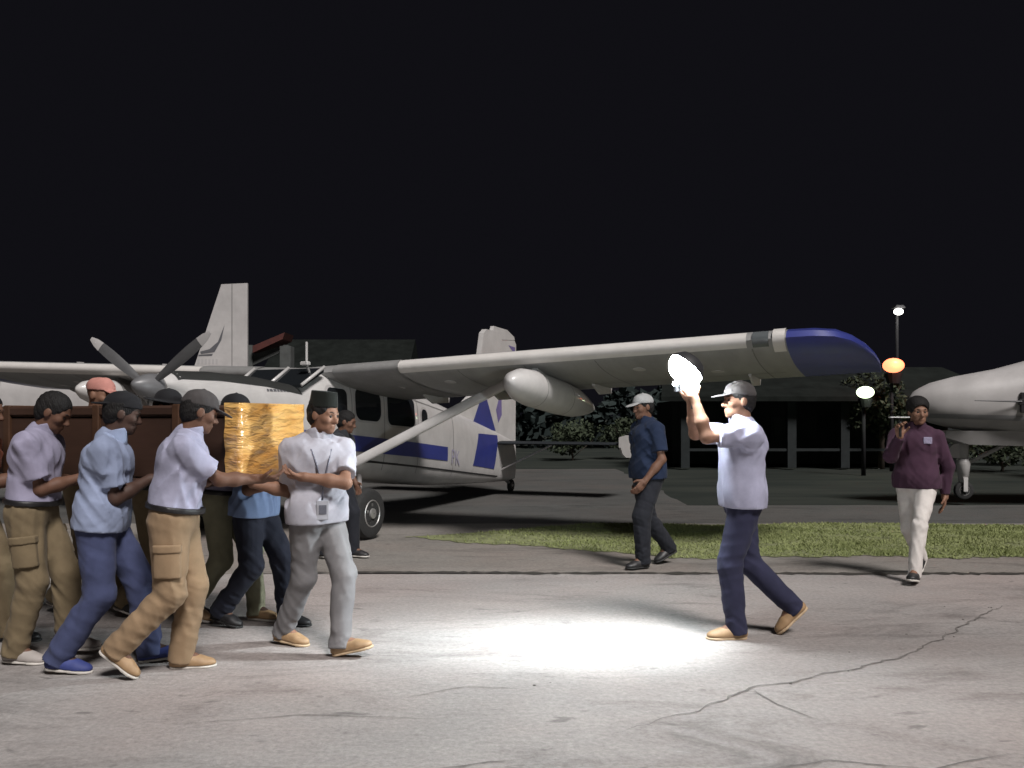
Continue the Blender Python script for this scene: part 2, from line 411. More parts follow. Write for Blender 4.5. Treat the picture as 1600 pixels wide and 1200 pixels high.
def folds(Fd, seed, amp, base, weight=None, nw=5, sharp=0.65, fine=True):
    """cloth folds: a few long creases in patches, plus finer ones between them"""
    r = np.random.default_rng(seed); I = np.nonzero(np.abs(Fd.F) < 0.05)
    P = np.stack([Fd.ax[k][I[k]] for k in range(3)], -1); D = np.zeros(len(P), np.float32)
    def layer(n, f, a0, wp):
        nonlocal D
        for j in range(n):
            kv = np.array(base[j % len(base)], float); kv = (f * (kv * r.uniform(0.7, 1.25) + r.normal(0, np.linalg.norm(kv) * 0.25, 3))).astype(np.float32)
            ph = r.uniform(0, 6.28, 4); w = r.normal(0, 6, 3).astype(np.float32); m = r.normal(0, 7, 3).astype(np.float32); m2 = r.normal(0, 9, 3).astype(np.float32)
            a = np.sin(P @ kv + ph[0] + wp * np.sin(P @ w + ph[1])); a = (1 - sharp) * a - sharp * (1 - 2.0 * np.abs(a) ** 0.75)
            D += a0 * a * np.clip(np.sin(P @ m + ph[2]) + 0.5 * np.sin(P @ m2 + ph[3]), 0, 1.2)
    layer(nw, 1.0, 1.0, 0.9)
    if fine: layer(3, 1.9, 0.30, 0.6)
    if weight is not None: D *= weight(P)
    Fd.F[I] += amp * 0.8 * D

def ik(S, T, l1, l2, pole):
    v = T - S; L = np.linalg.norm(v); Lc = min(L, (l1 + l2) * 0.998); d = v / (L + 1e-9); T = S + d * Lc
    c = (l1 * l1 + Lc * Lc - l2 * l2) / (2 * l1 * Lc); c = max(-1, min(1, c)); h = l1 * math.sqrt(max(0, 1 - c * c))
    p = pole - d * d.dot(pole); p = nrm(p); return S + d * (l1 * c) + p * h, T

SKIN = {}
def skin(tone):
    t = {'tan': (0.22, 0.118, 0.078), 'brown': (0.13, 0.066, 0.043), 'dark': (0.065, 0.036, 0.027), 'light': (0.40, 0.245, 0.17)}[tone]
    return mat('skin_' + tone, t, 0.6, 0.10, 22, 0.12, 220, spec=0.3)
def cloth(name, c, rough=0.88, var=0.15, bump=0.5):
    return mat('cloth_' + name, c, rough, var, 5, bump * .5, 260, sheen=0.04, spec=0.2, bdist=0.002)

def person(label, loc, face, H, feet, hands, pelvis_yaw=0.0, torso_yaw=0.0, lean=0.05, side=0.0, head_yaw=0.0, head_pitch=0.1,
           build=1.0, tone='brown', shirt=None, shirt_mat=None, trouser_mat=None, hair_mat=None, cap=None, shoe_mat=None, sole_mat=None,
           belt_mat=None, tucked=True, sleeve='short', res=0.0065, leg_w=1.0, group=None, seed=1, elbow=None, curl=(0.5, 0.5), hand_dir=(None, None),
           palm=(None, None), hair_long=False, head_drop=0.0, crouch=0.0, pocket=False):
    """feet: two (x, y, yaw, pitch, lift) local; hands: two targets (world coords if len 4, else local). index 0 = left, 1 = right"""
    s = H / 1.70
    root = empty('person', (loc[0], loc[1], 0), 0, label=label, cat='person', group=group)
    Wf = rotz(face)                                    # local facing frame -> root frame (root itself is unrotated)
    def loc2(p): return Wf @ np.array(p, float)
    # ---- feet and pelvis
    lt, lc = 0.415 * s, 0.405 * s
    feetd = []
    for i, (fx, fy, fyaw, fp, lift) in enumerate(feet):
        A = loc2((fx, fy, 0)); Rf = rotz(face + fyaw) @ roty(fp)
        low = min((Rf @ np.array(p) * s)[2] for p in ((-0.065, 0, -0.088), (0.195, 0, -0.088), (0.12, 0, -0.088)))
        A[2] = -low + lift; feetd.append((A, Rf))
    pc = vec(0, 0, 0)
    Rp = rotz(face + pelvis_yaw)
    pz = 9
    px_off = loc2((crouch, 0, 0))
    for i, (A, Rf) in enumerate(feetd):
        hp = pc + px_off * 0 + Rp @ vec(0, (0.085 if i == 0 else -0.085) * s, 0)
        hd = math.hypot(A[0] - hp[0], A[1] - hp[1]); pz = min(pz, A[2] + math.sqrt(max(0.01, ((lt + lc) * 0.985) ** 2 - hd * hd))) if feet[i][4] <= 0.001 else pz
    pz -= crouch
    pel = vec(pc[0], pc[1], pz)
    hips = [pel + Rp @ vec(0, sy * 0.085 * s, 0) for sy in (1, -1)]
    knees = []
    for i, (A, Rf) in enumerate(feetd):
        fwd = nrm(Rf[:, 0] * vec(1, 1, 0) + 0.3 * Rp[:, 0]); k, a2 = ik(hips[i], A, lt, lc, fwd); knees.append(k)
        feetd[i] = (a2, Rf)
    # ---- torso
    Rt = rotz(face + torso_yaw) @ rotx(side) @ roty(lean); up = Rt[:, 2]; fw = Rt[:, 0]; lf = Rt[:, 1]
    waist = pel + nrm(up + vec(0, 0, 1)) * 0.12 * s; chest = waist + up * 0.20 * s; neck = chest + up * 0.17 * s
    sh = [chest + up * 0.105 * s + lf * (sy * 0.172 * s * (0.5 + 0.5 * build)) + fw * 0.0 for sy in (1, -1)]
    Rh = rotz(face + torso_yaw + head_yaw) @ roty(head_pitch + lean * 0.5)
    hs_ = 0.97 * s ** 0.5
    hc = neck + up * 0.055 * s + Rh @ vec(0.035, 0, 0.105) * hs_ - vec(0, 0, head_drop)
    la, lfz = 0.29 * s, 0.25 * s
    arms = []
    for i in (0, 1):
        T = hands[i]
        T = (np.array(T[:3], float) - vec(loc[0], loc[1], 0)) if len(T) == 4 else (Rt @ np.array(T, float) * s + sh[i])
        if elbow is not None and elbow[i] is not None: pole = Rt @ np.array(elbow[i], float)
        else: pole = -up * 0.9 - fw * 0.25 + lf * (0.35 if i == 0 else -0.35)
        hd = hand_dir[i]
        E, Wr = ik(sh[i], T, la, lfz, pole); arms.append((E, Wr))
    b = build
    torso = [Cap(pel + Rp @ vec(0, 0.055, 0.02) * s, pel + Rp @ vec(0, -0.055, 0.02) * s, 0.118 * s * b, 0.118 * s * b, Rp[:, 0], 0.86),
             Cap(pel + up * 0.05 * s, waist + up * 0.05 * s, 0.150 * s * b, 0.150 * s * b, Rt[:, 0], 0.74),
             Cap(waist, chest, 0.150 * s * b, 0.162 * s * b, Rt[:, 0], 0.72),
             Cap(chest + lf * 0.075 * s + up * 0.04 * s, chest - lf * 0.075 * s + up * 0.04 * s, 0.115 * s, 0.115 * s, Rt[:, 0], 0.92)]
    yoke = [Cap(sh[0] - lf * 0.01, sh[1] + lf * 0.01, 0.056 * s, 0.056 * s), Cap(neck, sh[0] - lf * 0.03 * s, 0.055 * s, 0.048 * s), Cap(neck, sh[1] + lf * 0.03 * s, 0.055 * s, 0.048 * s)]
    neckp = Cap(neck - up * 0.05 * s, hc + Rh @ vec(-0.02, 0, -0.03), 0.060 * s, 0.054 * s)
    uarm = [Cap(sh[i], arms[i][0], 0.056 * s, 0.043 * s) for i in (0, 1)]
    # ---- body: head, arms, hands, legs as one field
    allp = [pel, hc + vec(0, 0, 0.16), hc - vec(0, 0, 0.1)] + [a for a, _ in feetd] + [x for e in arms for x in e] + sh + knees
    allp = np.array(allp); lo, hi = allp.min(0) - 0.24, allp.max(0) + 0.24; lo[2] = min(lo[2], -0.02)
    B = Field(lo, hi, res)
    for p in torso: B.add(p.grow(-0.010), 0.05)
    for p in yoke: B.add(p.grow(-0.016), 0.035)
    B.add(neckp, 0.03)
    for i in (0, 1):
        k = knees[i]; A = feetd[i][0]
        lb = min(1.0, leg_w) ** 2 * .9; B.add(Cap(hips[i], k, 0.082 * s * b * lb, 0.054 * s * lb), 0.05); B.add(Cap(k, A, 0.050 * s * lb, 0.036 * s * lb), 0.03)
        B.add(Cap(A, A + feetd[i][1] @ vec(0.10, 0, -0.045) * s, 0.036 * s, 0.03 * s), 0.02)
        E, Wr = arms[i]
        B.add(uarm[i].grow(-0.010), 0.03); fa = .78 if sleeve == 'long' else 1.0; B.add(Cap(E, E.copy() * 0.6 + Wr * 0.4, 0.042 * s * fa, 0.040 * s * fa), 0.025); B.add(Cap(E * 0.6 + Wr * 0.4, Wr, 0.040 * s * fa, 0.027 * s), 0.025)
        # hand
        f = nrm(Wr - E) if hand_dir[i] is None else nrm(np.array(hand_dir[i], float))
        n = (-Rt[:, 1] if i == 0 else Rt[:, 1]) if palm[i] is None else np.array(palm[i], float)
        n = nrm(n - f * f.dot(n)); t = np.cross(n, f) * (1 if i == 0 else -1)
        hsz = 1.0 * s
        B.add(Cap(Wr, Wr + f * 0.03 * hsz, 0.026 * s, 0.03 * s), 0.015)
        B.add(Cap(Wr + f * 0.035 * hsz, Wr + f * 0.078 * hsz, 0.040 * hsz, 0.043 * hsz, n, 0.36), 0.012)
        cu = curl[i]
        for j, (o, l0) in enumerate(((0.031, 0.95), (0.0105, 1.05), (-0.0105, 1.0), (-0.031, 0.80))):
            p0 = Wr + f * 0.088 * hsz + t * o * hsz; d0 = f; p = p0
            for q, ln in enumerate((0.040, 0.028, 0.022)):
                an = cu * (0.55 + 0.35 * q + 0.1 * j); d1 = nrm(f * math.cos(an) + n * math.sin(an)); p2 = p + d1 * ln * l0 * hsz
                B.add(Cap(p, p2, 0.0095 * s, 0.0085 * s), 0.004); p = p2
        p0 = Wr + f * 0.03 * hsz + t * 0.030 * hsz; d1 = nrm(t * 0.75 + f * 0.6 + n * 0.25); p1 = p0 + d1 * 0.042 * hsz
        d2 = nrm(f * 0.85 + t * 0.25 + n * (0.2 + 0.6 * cu)); B.add(Cap(p0, p1, 0.015 * s, 0.011 * s), 0.008); B.add(Cap(p1, p1 + d2 * 0.035 * hsz, 0.011 * s, 0.009 * s), 0.004)
    def hp(x, y, z): return hc + Rh @ vec(x, y, z) * hs_
    def he(c, r): return Ell(hp(*c), np.array(r) * hs_, Rh)
    B.add(he((-0.012, 0, 0.030), (0.098, 0.077, 0.090)), 0.02); B.add(he((0.022, 0, -0.030), (0.068, 0.062, 0.085)), 0.03)
    B.add(he((0.030, 0, -0.078), (0.055, 0.050, 0.036)), 0.02); B.add(he((0.068, 0, -0.098), (0.020, 0.022, 0.018)), 0.015)
    for y in (1, -1):
        B.add(he((0.055, y * 0.043, -0.022), (0.028, 0.024, 0.026)), 0.015); B.add(Cap(hp(0.083, y * 0.012, 0.020), hp(0.070, y * 0.045, 0.018), 0.012, 0.010), 0.012)
        B.add(he((-0.008, y * 0.079, -0.008), (0.022, 0.010, 0.031)), 0.008)
        B.carve(he((0.096, y * 0.031, 0.000), (0.016, 0.017, 0.010)), 0.010)
    B.add(Cap(hp(0.086, 0, 0.004), hp(0.106, 0, -0.032), 0.009, 0.013), 0.010); B.add(he((0.092, 0, -0.036), (0.014, 0.020, 0.010)), 0.008)
    B.add(he((0.084, 0, -0.062), (0.012, 0.024, 0.007)), 0.007); B.add(he((0.083, 0, -0.074), (0.012, 0.020, 0.007)), 0.007)
    V, Q = B.mesh()
    obj_np('body', V, Q, skin(tone), root)
    for y in (1, -1):
        e = MB().sphere((0, 0, 0), 0.0105, 10, 6)
        M4 = Matrix(Rh.tolist()).to_4x4(); c0 = hp(0.0775, y * 0.031, 0.0)
        o = e.build('eye', mat('eye_dark', (0.02, 0.014, 0.012), 0.5, 0), root, smooth=True); o.location = c0
        Field_b = Field(hp(0.085, y * 0.032, 0.02) - 0.05, hp(0.085, y * 0.032, 0.02) + 0.05, 0.004)
        Field_b.add(Cap(hp(0.092, y * 0.016, 0.023), hp(0.086, y * 0.034, 0.028), 0.0045, 0.004), 0.004).add(Cap(hp(0.086, y * 0.034, 0.028), hp(0.071, y * 0.052, 0.022), 0.004, 0.003), 0.004)
        V, Q = Field_b.mesh(); obj_np('eyebrow', V, Q, mat('brow_hair', (0.035, 0.022, 0.016), 0.8, 0), root)
    # ---- trousers
    lg = leg_w
    T = Field(np.minimum(np.minimum(*[a for a, _ in feetd]), pel - 0.25) - vec(.14, .14, .06), np.maximum(np.maximum(*[a for a, _ in feetd]), pel + 0.2) + vec(.16, .16, 0), 0.0085)
    T.add(torso[0].grow(0.016), 0.03); T.add(torso[1].grow(0.012), 0.03)
    for i in (0, 1):
        k = knees[i]; A = feetd[i][0]; kk = k + nrm(feetd[i][1][:, 0]) * 0.004
        T.add(Cap(hips[i] + Rp @ vec(-0.01, 0, 0.0), k, 0.108 * s * (0.6 + 0.4 * b) * (0.5 + 0.5 * lg), 0.079 * s * lg), 0.035)
        T.add(Cap(k, A + (A - k) * 0.10, 0.079 * s * lg, 0.068 * s * lg), 0.03)
    ank = [a for a, _ in feetd]
    def wt(P):
        z = P[..., 2]; w = 0.35 + 0.0 * z
        for i in (0, 1):
            for c, r, g in ((knees[i], 0.15, 0.9), (ank[i], 0.16, 1.2), (hips[i], 0.13, 0.7)):
                w = w + g * np.exp(-((P - np.array(c, np.float32)) ** 2).sum(-1) / (r * r))
        return w
    folds(T, seed, 0.0046, [(28, 10, 36), (38, -12, 26), (-22, 26, 38), (34, 14, 20)], wt, 5, .5)
    folds(T, seed + 7, 0.0050, [(42, 26, 5), (-36, 34, 8), (44, -14, 10)], lambda P_: 1.0 / (0.5 + wt(P_)), 4, .5)
    wl = pel + up * 0.085 * s
    T.plane(wl, up)
    for i in (0, 1):
        A = feetd[i][0]; ax = nrm(A - knees[i]); T.plane(A + ax * 0.052 * s, ax, (A + ax * 0.12 * s, 0.18))
    V, Q = T.mesh(); tr = obj_np('trousers', V, Q, trouser_mat, root)
    # ---- shirt
    hem = (pel + up * 0.075 * s) if tucked else (pel - up * 0.045 * s)
    slo = np.array(sh + [pel - vec(0.22, 0.22, 0.1)] + [e for e, _ in arms] + [w_ for _, w_ in arms] * (sleeve == 'long')).min(0) - 0.13; shi = np.array(sh + [pel + 0.22, neck] + [e for e, _ in arms] + [w_ for _, w_ in arms] * (sleeve == 'long')).max(0) + 0.13
    S = Field(slo, shi, 0.0085)
    gr_ = 0.017
    S.add(torso[0].grow(gr_ + (0.012 if not tucked else 0.004)), 0.05); 
    if not tucked:
        for i in (0, 1): S.add(Cap(hips[i] + up * 0.06 * s, hips[i] - up * 0.12 * s, 0.108 * s * (0.6 + 0.4 * b) * (0.5 + 0.5 * lg) + 0.016, 0.104 * s * (0.6 + 0.4 * b) * (0.5 + 0.5 * lg) + 0.026), 0.05)
    for p in torso[1:]: S.add(p.grow(gr_ + (0.006 if not tucked else 0.0)), 0.05)
    for p in yoke: S.add(p.grow(0.013), 0.04)
    def ws(P):
        w = np.full(P.shape[:-1], 0.55, np.float32)
        for c, r, g in ((waist, 0.16, 0.9), (sh[0], 0.13, 0.8), (sh[1], 0.13, 0.8), (arms[0][0], 0.12, 0.8), (arms[1][0], 0.12, 0.8)):
            w = w + g * np.exp(-((P - np.array(c, np.float32)) ** 2).sum(-1) / (r * r))
        return w
    FB = [tuple(Rt @ vec(*k_)) for k_ in ((16, 34, 14), (30, 24, 6), (12, 30, -16), (22, -12, 34), (-26, 30, 10))]
    folds(S, seed + 50, 0.0115, FB, ws, 7, .5)
    S.plane(hem, -up)
    for i in (0, 1):
        E, Wr = arms[i]; pts_ = np.array([sh[i], E] + ([Wr] if sleeve == 'long' else []))
        X = Field(pts_.min(0) - 0.13, pts_.max(0) + 0.13, 0.0085)
        if sleeve == 'short':
            ax = nrm(E - sh[i]); X.add(Cap(sh[i], sh[i] + ax * 0.8 * la, 0.070 * s, 0.077 * s), 0.04); folds(X, seed + 60 + i, 0.0090, FB, ws, 5, .5); X.plane(sh[i] + ax * 0.74 * la, ax)
        else:
            X.add(Cap(sh[i], E, 0.070 * s, 0.060 * s), 0.04); X.add(Cap(E, Wr, 0.060 * s, 0.043 * s), 0.03); folds(X, seed + 60 + i, 0.0090, FB, ws, 5, .5); ax = nrm(Wr - E); X.plane(Wr, ax, (Wr + ax * 0.05, 0.09))
        S.merge(X, 0.03)
    S.carve(Cap(neck + up * 0.045 * s + fw * 0.035, neck + up * 0.12 * s + fw * 0.04, 0.056 * s, 0.075 * s), 0.01)
    V, Q = S.mesh(); so = obj_np(shirt or 'shirt', V, Q, shirt_mat, root)
    # collar
    cp = neck + up * 0.015 * s
    K = Field(cp - 0.16, cp + 0.16, 0.0042)
    K.add(Cap(neck - up * 0.01, neck + up * 0.05 * s + fw * 0.012, 0.094 * s, 0.080 * s), 0.01)
    K.carve(Cap(neck - up * 0.03, neck + up * 0.12 * s + fw * 0.03, 0.068 * s, 0.062 * s), 0.004)
    K.plane(neck + up * 0.047 * s, nrm(up - fw * 0.35)); K.plane(neck - up * 0.01 * s, -nrm(up + fw * 0.5))
    K.carve(Cap(neck + fw * 0.13 - up * 0.05, neck + fw * 0.13 + up * 0.10, 0.035, 0.06), 0.004)
    V, Q = K.mesh()
    if len(V): obj_np('collar', V, Q, shirt_mat, so)
    # belt
    if belt_mat is not None:
        W = Field(pel - 0.28, pel + 0.28, 0.007)
        W.add(torso[0].grow(gr_ + 0.013), 0.05)
        for p in torso[1:3]: W.add(p.grow(gr_ + 0.010), 0.05)
        W.plane(pel + up * 0.088 * s, up); W.plane(pel + up * 0.056 * s, -up); V, Q = W.mesh(); bl = obj_np('belt', V, Q, belt_mat, root)
    # shoes
    for i in (0, 1):
        A, Rf = feetd[i]
        def fp(x, y, z): return A + Rf @ vec(x, y, z) * s
        c = fp(0.06, 0, -0.05); X = Field(c - 0.24, c + 0.24, 0.0065)
        X.add(Cap(fp(-0.030, 0, -0.045), fp(-0.005, 0, 0.0), 0.042 * s, 0.044 * s), 0.02); X.add(Cap(fp(-0.03, 0, -0.055), fp(0.10, 0, -0.06), 0.038 * s, 0.046 * s, Rf[:, 2], 0.85), 0.02)
        X.add(Cap(fp(0.02, 0, -0.03), fp(0.09, 0, -0.05), 0.040 * s, 0.034 * s), 0.03); X.add(Ell(fp(0.13, 0, -0.062), np.array((0.065, 0.047, 0.034)) * s, Rf), 0.02)
        X.plane(fp(0, 0, -0.072), -Rf[:, 2]); V, Q = X.mesh(); so2 = obj_np('shoe', V, Q, shoe_mat, root)
        lc_ = MB()
        for q_ in range(4):
            x_ = .045 + .022 * q_; z_ = -.004 - .0115 * q_
            lc_.tube([fp(x_, .026, z_ - .014), fp(x_ + .006, .012, z_), fp(x_ + .006, -.012, z_), fp(x_, -.026, z_ - .014)], .0042 * s, 6)
        lc_.build('laces', sole_mat, so2, smooth=True)
        X = Field(c - 0.24, c + 0.24, 0.0065)
        X.add(Cap(fp(-0.03, 0, -0.08), fp(0.03, 0, -0.08), 0.041 * s, 0.040 * s), 0.01); X.add(Cap(fp(0.03, 0, -0.08), fp(0.125, 0, -0.08), 0.040 * s, 0.052 * s), 0.02); X.add(Ell(fp(0.13, 0, -0.08), np.array((0.070, 0.052, 0.05)) * s, Rf), 0.01)
        X.plane(fp(0, 0, -0.0715), Rf[:, 2]); X.plane(fp(0, 0, -0.088), -Rf[:, 2]); V, Q = X.mesh(); obj_np('sole', V, Q, sole_mat, so2)
    # hair
    if hair_mat is not None:
        Hf = Field(hc - 0.20, hc + 0.20, 0.006)
        Hf.add(he((-0.016, 0, 0.034), (0.105, 0.084, 0.096)), 0.01); Hf.add(he((-0.045, 0, -0.01), (0.070, 0.079, 0.085)), 0.02)
        if hair_long: Hf.add(he((-0.022, 0, 0.055), (0.118, 0.100, 0.096)), 0.02); Hf.add(he((-0.055, 0, -0.05), (0.06, 0.075, 0.08)), 0.03)
        Hf.carve(he((0.095, 0, -0.040), (0.085, 0.080, 0.105)), 0.012); Hf.carve(he((0.03, 0, -0.12), (0.09, 0.12, 0.085)), 0.015)
        folds(Hf, seed + 9, 0.0022, [(110, 60, 40), (60, -120, 70), (30, 90, 140)], None, 6, .3, False)
        V, Q = Hf.mesh(); obj_np('hair', V, Q, hair_mat, root)
    if cap is not None:
        kind, cm = cap
        Hf = Field(hc - 0.26, hc + 0.30, 0.006)
        if kind == 'peci':
            Hf.add(Cap(hp(-0.012, 0, 0.055), hp(-0.018, 0, 0.145), 0.099 * hs_, 0.088 * hs_, Rh[:, 1], 0.84), 0.01)
            Hf.plane(hp(0, 0, 0.150), Rh @ vec(-0.05, 0, 1)); Hf.plane(hp(0, 0, 0.045), Rh @ vec(0.12, 0, -1))
        else:
            Hf.add(he((-0.014, 0, 0.046), (0.108, 0.088, 0.086)), 0.01); Hf.add(he((0.01, 0, 0.055), (0.082, 0.076, 0.074)), 0.02); Hf.add(Ell(hp(-0.016, 0, 0.134), np.array((.010, .010, .006)), Rh), 0.004)
            folds(Hf, seed + 77, 0.0035, [(50, 30, 20), (-30, 50, 40), (20, -30, 60)], None, 4, .4, False); Hf.plane(hp(0, 0, 0.036), Rh @ vec(0.10, 0, -1))
            bs = -1 if kind == 'cap_back' else 1
            if kind == 'brim': Hf.add(Ell(hp(-0.01, 0, 0.042), np.array((0.185, 0.155, 0.010)) * hs_, Rh), 0.012)
            else:
                Hf.add(Ell(hp(bs * 0.115, 0, 0.034), np.array((0.078, 0.070, 0.008)) * hs_, Rh @ roty(0.18 * bs)), 0.008)
        V, Q = Hf.mesh(); obj_np('cap', V, Q, cm, root)
    if pocket:
        for i in (0, 1):
            k = knees[i]; mid = hips[i] * .45 + k * .55; out = Rp[:, 1] * (1 if i == 0 else -1); dn = nrm(k - hips[i]); c = mid + out * .085 * s
            X = Field(c - .16, c + .16, .007); X.add(Cap(hips[i], k, 0.108 * s * (0.6 + 0.4 * b) * (0.5 + 0.5 * lg) + .016, 0.079 * s * lg + .016), .01)
            fr = np.cross(out, dn); X.plane(mid + dn * .085, dn); X.plane(mid - dn * .085, -dn); X.plane(mid + fr * .07, fr); X.plane(mid - fr * .07, -fr); X.plane(mid + out * .03, -out)
            V, Q = X.mesh(); pk = obj_np('pocket', V, Q, trouser_mat, tr)
            X = Field(c - .16, c + .16, .007); X.add(Cap(hips[i], k, 0.108 * s * (0.6 + 0.4 * b) * (0.5 + 0.5 * lg) + .023, 0.079 * s * lg + .023), .01)
            X.plane(mid - dn * .050, dn); X.plane(mid - dn * .095, -dn); X.plane(mid + fr * .075, fr); X.plane(mid - fr * .075, -fr); X.plane(mid + out * .03, -out)
            V, Q = X.mesh(); obj_np('pocket_flap', V, Q, trouser_mat, tr)
    info = dict(root=root, sh=sh, arms=arms, chest=chest, waist=waist, neck=neck, up=up, fw=fw, lf=lf, pel=pel, hc=hc, Rh=Rh, loc=vec(loc[0], loc[1], 0), s=s, Rt=Rt, shirt=so, torso=torso)
    return info

# ------------------------------------------------------------------ aircraft
def superellipse(x, zb, zt, hw, p, n=28):
    zc, hz = (zb + zt) / 2, (zt - zb) / 2; out = []
    for k in range(n):
        th = 2 * math.pi * (k + 0.5) / n; c, s_ = math.cos(th), math.sin(th)
        out.append((x, hw * math.copysign(abs(c) ** (2 / p), c), zc + hz * math.copysign(abs(s_) ** (2 / p), s_)))
    return out
def interp(st, x):
    st = sorted(st)
    if x <= st[0][0]: return st[0][1:]
    for a, b in zip(st, st[1:]):
        if x <= b[0]:
            t = (x - a[0]) / (b[0] - a[0]); t2 = t; return tuple(u + (v - u) * t2 for u, v in zip(a[1:], b[1:]))
    return st[-1][1:]
def side_y(st, x, z):
    zb, zt, hw, p = interp(st, x); zc, hz = (zb + zt) / 2, (zt - zb) / 2
    q = min(0.999, abs((z - zc) / hz)); return hw * (1 - q ** p) ** (1 / p)
def side_patch(name, st, poly, m, parent, off=0.006, side=1, sub=6):
    """poly: quad of (x,z) corners laid on the fuselage side"""
    (ax, az), (bx, bz), (cx, cz), (dx, dz) = poly; v = []; f = []; nu = max(2, int(abs(bx - ax) / 0.12) + 2); nv = sub
    for i in range(nu + 1):
        for j in range(nv + 1):
            u, w_ = i / nu, j / nv
            x = (ax + (bx - ax) * u) * (1 - w_) + (dx + (cx - dx) * u) * w_; z = (az + (bz - az) * u) * (1 - w_) + (dz + (cz - dz) * u) * w_
            v.append((x, side * (side_y(st, x, z) + off), z))
    for i in range(nu):
        for j in range(nv): a = i * (nv + 1) + j; f.append((a, a + nv + 1, a + nv + 2, a + 1))
    o = obj(name, v, f, m, parent, smooth=True); return o
def side_poly(name, st, pts, m, parent, off=0.006, side=1):
    """closed outline (x,z) laid on the side as a fan with a raised rim"""
    cx = sum(p[0] for p in pts) / len(pts); cz = sum(p[1] for p in pts) / len(pts); n = len(pts); v = []; f = []
    for k, sc in enumerate((1.0, 0.66, 0.33)):
        for x, z in pts:
            x, z = cx + (x - cx) * sc, cz + (z - cz) * sc; v.append((x, side * (side_y(st, x, z) + off), z))
    v.append((cx, side * (side_y(st, cx, cz) + off), cz))
    for k in range(2):
        for i in range(n): j = (i + 1) % n; f.append((k * n + i, k * n + j, k * n + n + j, k * n + n + i))
    for i in range(n): f.append((2 * n + i, 2 * n + (i + 1) % n, 3 * n))
    return obj(name, v, f, m, parent, smooth=True)
def rrect(x0, x1, z0, z1, r, slope=0.0, n=5):
    pts = []
    for cx, cz, a0 in ((x1 - r, z1 - r, 0), (x0 + r, z1 - r, 90), (x0 + r, z0 + r, 180), (x1 - r, z0 + r, 270)):
        for k in range(n + 1):
            a = R(a0 + 90 * k / n); x = cx + r * math.cos(a); z = cz + r * math.sin(a); pts.append((x, z + slope * (x - x0)))
    return pts
def airfoil(c, t, n=10):
    up = []; lo = []
    for k in range(n + 1):
        x = 0.5 - 0.5 * math.cos(math.pi * k / n); y = 5 * t * (0.2969 * math.sqrt(x) - 0.126 * x - 0.3516 * x * x + 0.2843 * x ** 3 - 0.1015 * x ** 4)
        up.append((x * c, y * c * 1.15)); lo.append((x * c, -y * c * 0.75))
    return up[::-1] + lo[1:-1]
def wheel(parent, c, r, w, mt, mr, name='wheel'):
    t = MB(); prof = [(r * .55, -w * .46), (r * .80, -w * .5), (r * .94, -w * .40), (r, -w * .18), (r, w * .18), (r * .94, w * .40), (r * .80, w * .5), (r * .55, w * .46)]
    n = 28; rings = [[(c[0] + p * math.cos(2 * math.pi * k / n), c[1] + y, c[2] + p * math.sin(2 * math.pi * k / n)) for k in range(n)] for p, y in prof]
    wo_ = t.loft(rings, True).build(name, mt, parent, auto=40)
    for sd in (-1, 1):
        h = MB(); pr = [(r * .56, w * .44), (r * .52, w * .50), (r * .46, w * .40), (r * .22, w * .36), (r * .20, w * .55), (r * .02, w * .58)]
        rings = [[(c[0] + p * math.cos(2 * math.pi * k / n), c[1] + sd * y, c[2] + p * math.sin(2 * math.pi * k / n)) for k in range(n)] for p, y in pr]
        h.loft(rings, False)
        for q in range(5):
            a = 2 * math.pi * q / 5 + 0.3; h.box((c[0] + r * .35 * math.cos(a), c[1] + sd * w * .41, c[2] + r * .35 * math.sin(a)), (r * .12, w * .10, r * .12))
        h.build('rim', mr, wo_, auto=35)
    return wo_

M_white = mat('aircraft_white', (0.50, 0.485, 0.475), 0.38, 0.10, 3.0, 0.05, 5, coat=0.3)
M_white2 = mat('aircraft_white_dull', (0.41, 0.395, 0.39), 0.5, 0.12, 2.0, 0.05, 5)
M_under = mat('wing_underside_shaded', (0.26, 0.258, 0.255), 0.5, 0.14, 2.5, stretch=(.3, 1.6, 1))  # white wing paint greyed: shade of the underside put into the colour
M_blue = mat('aircraft_blue', (0.030, 0.040, 0.20), 0.4, 0.12, 3, coat=0.2)
M_black = mat('aircraft_black', (0.018, 0.018, 0.02), 0.4, 0.1, 6)
M_glass = mat('aircraft_glass', (0.012, 0.014, 0.016), 0.08, 0, spec=0.5)
M_tyre = mat('tyre_rubber', (0.022, 0.022, 0.022), 0.85, 0.2, 20, 0.2, 60)
M_alloy = mat('wheel_alloy', (0.50, 0.49, 0.48), 0.35, 0.1, 20, metal=0.7)
M_grey = mat('aircraft_grey', (0.24, 0.24, 0.245), 0.5, 0.1, 5)
M_boot = mat('leading_edge_white', (0.60, 0.575, 0.55), 0.4, 0.06, 4)
M_seam = mat('panel_seam', (0.20, 0.195, 0.19), 0.6, 0)
M_purple = mat('aircraft_violet', (0.16, 0.13, 0.30), 0.5, 0.15, 8)

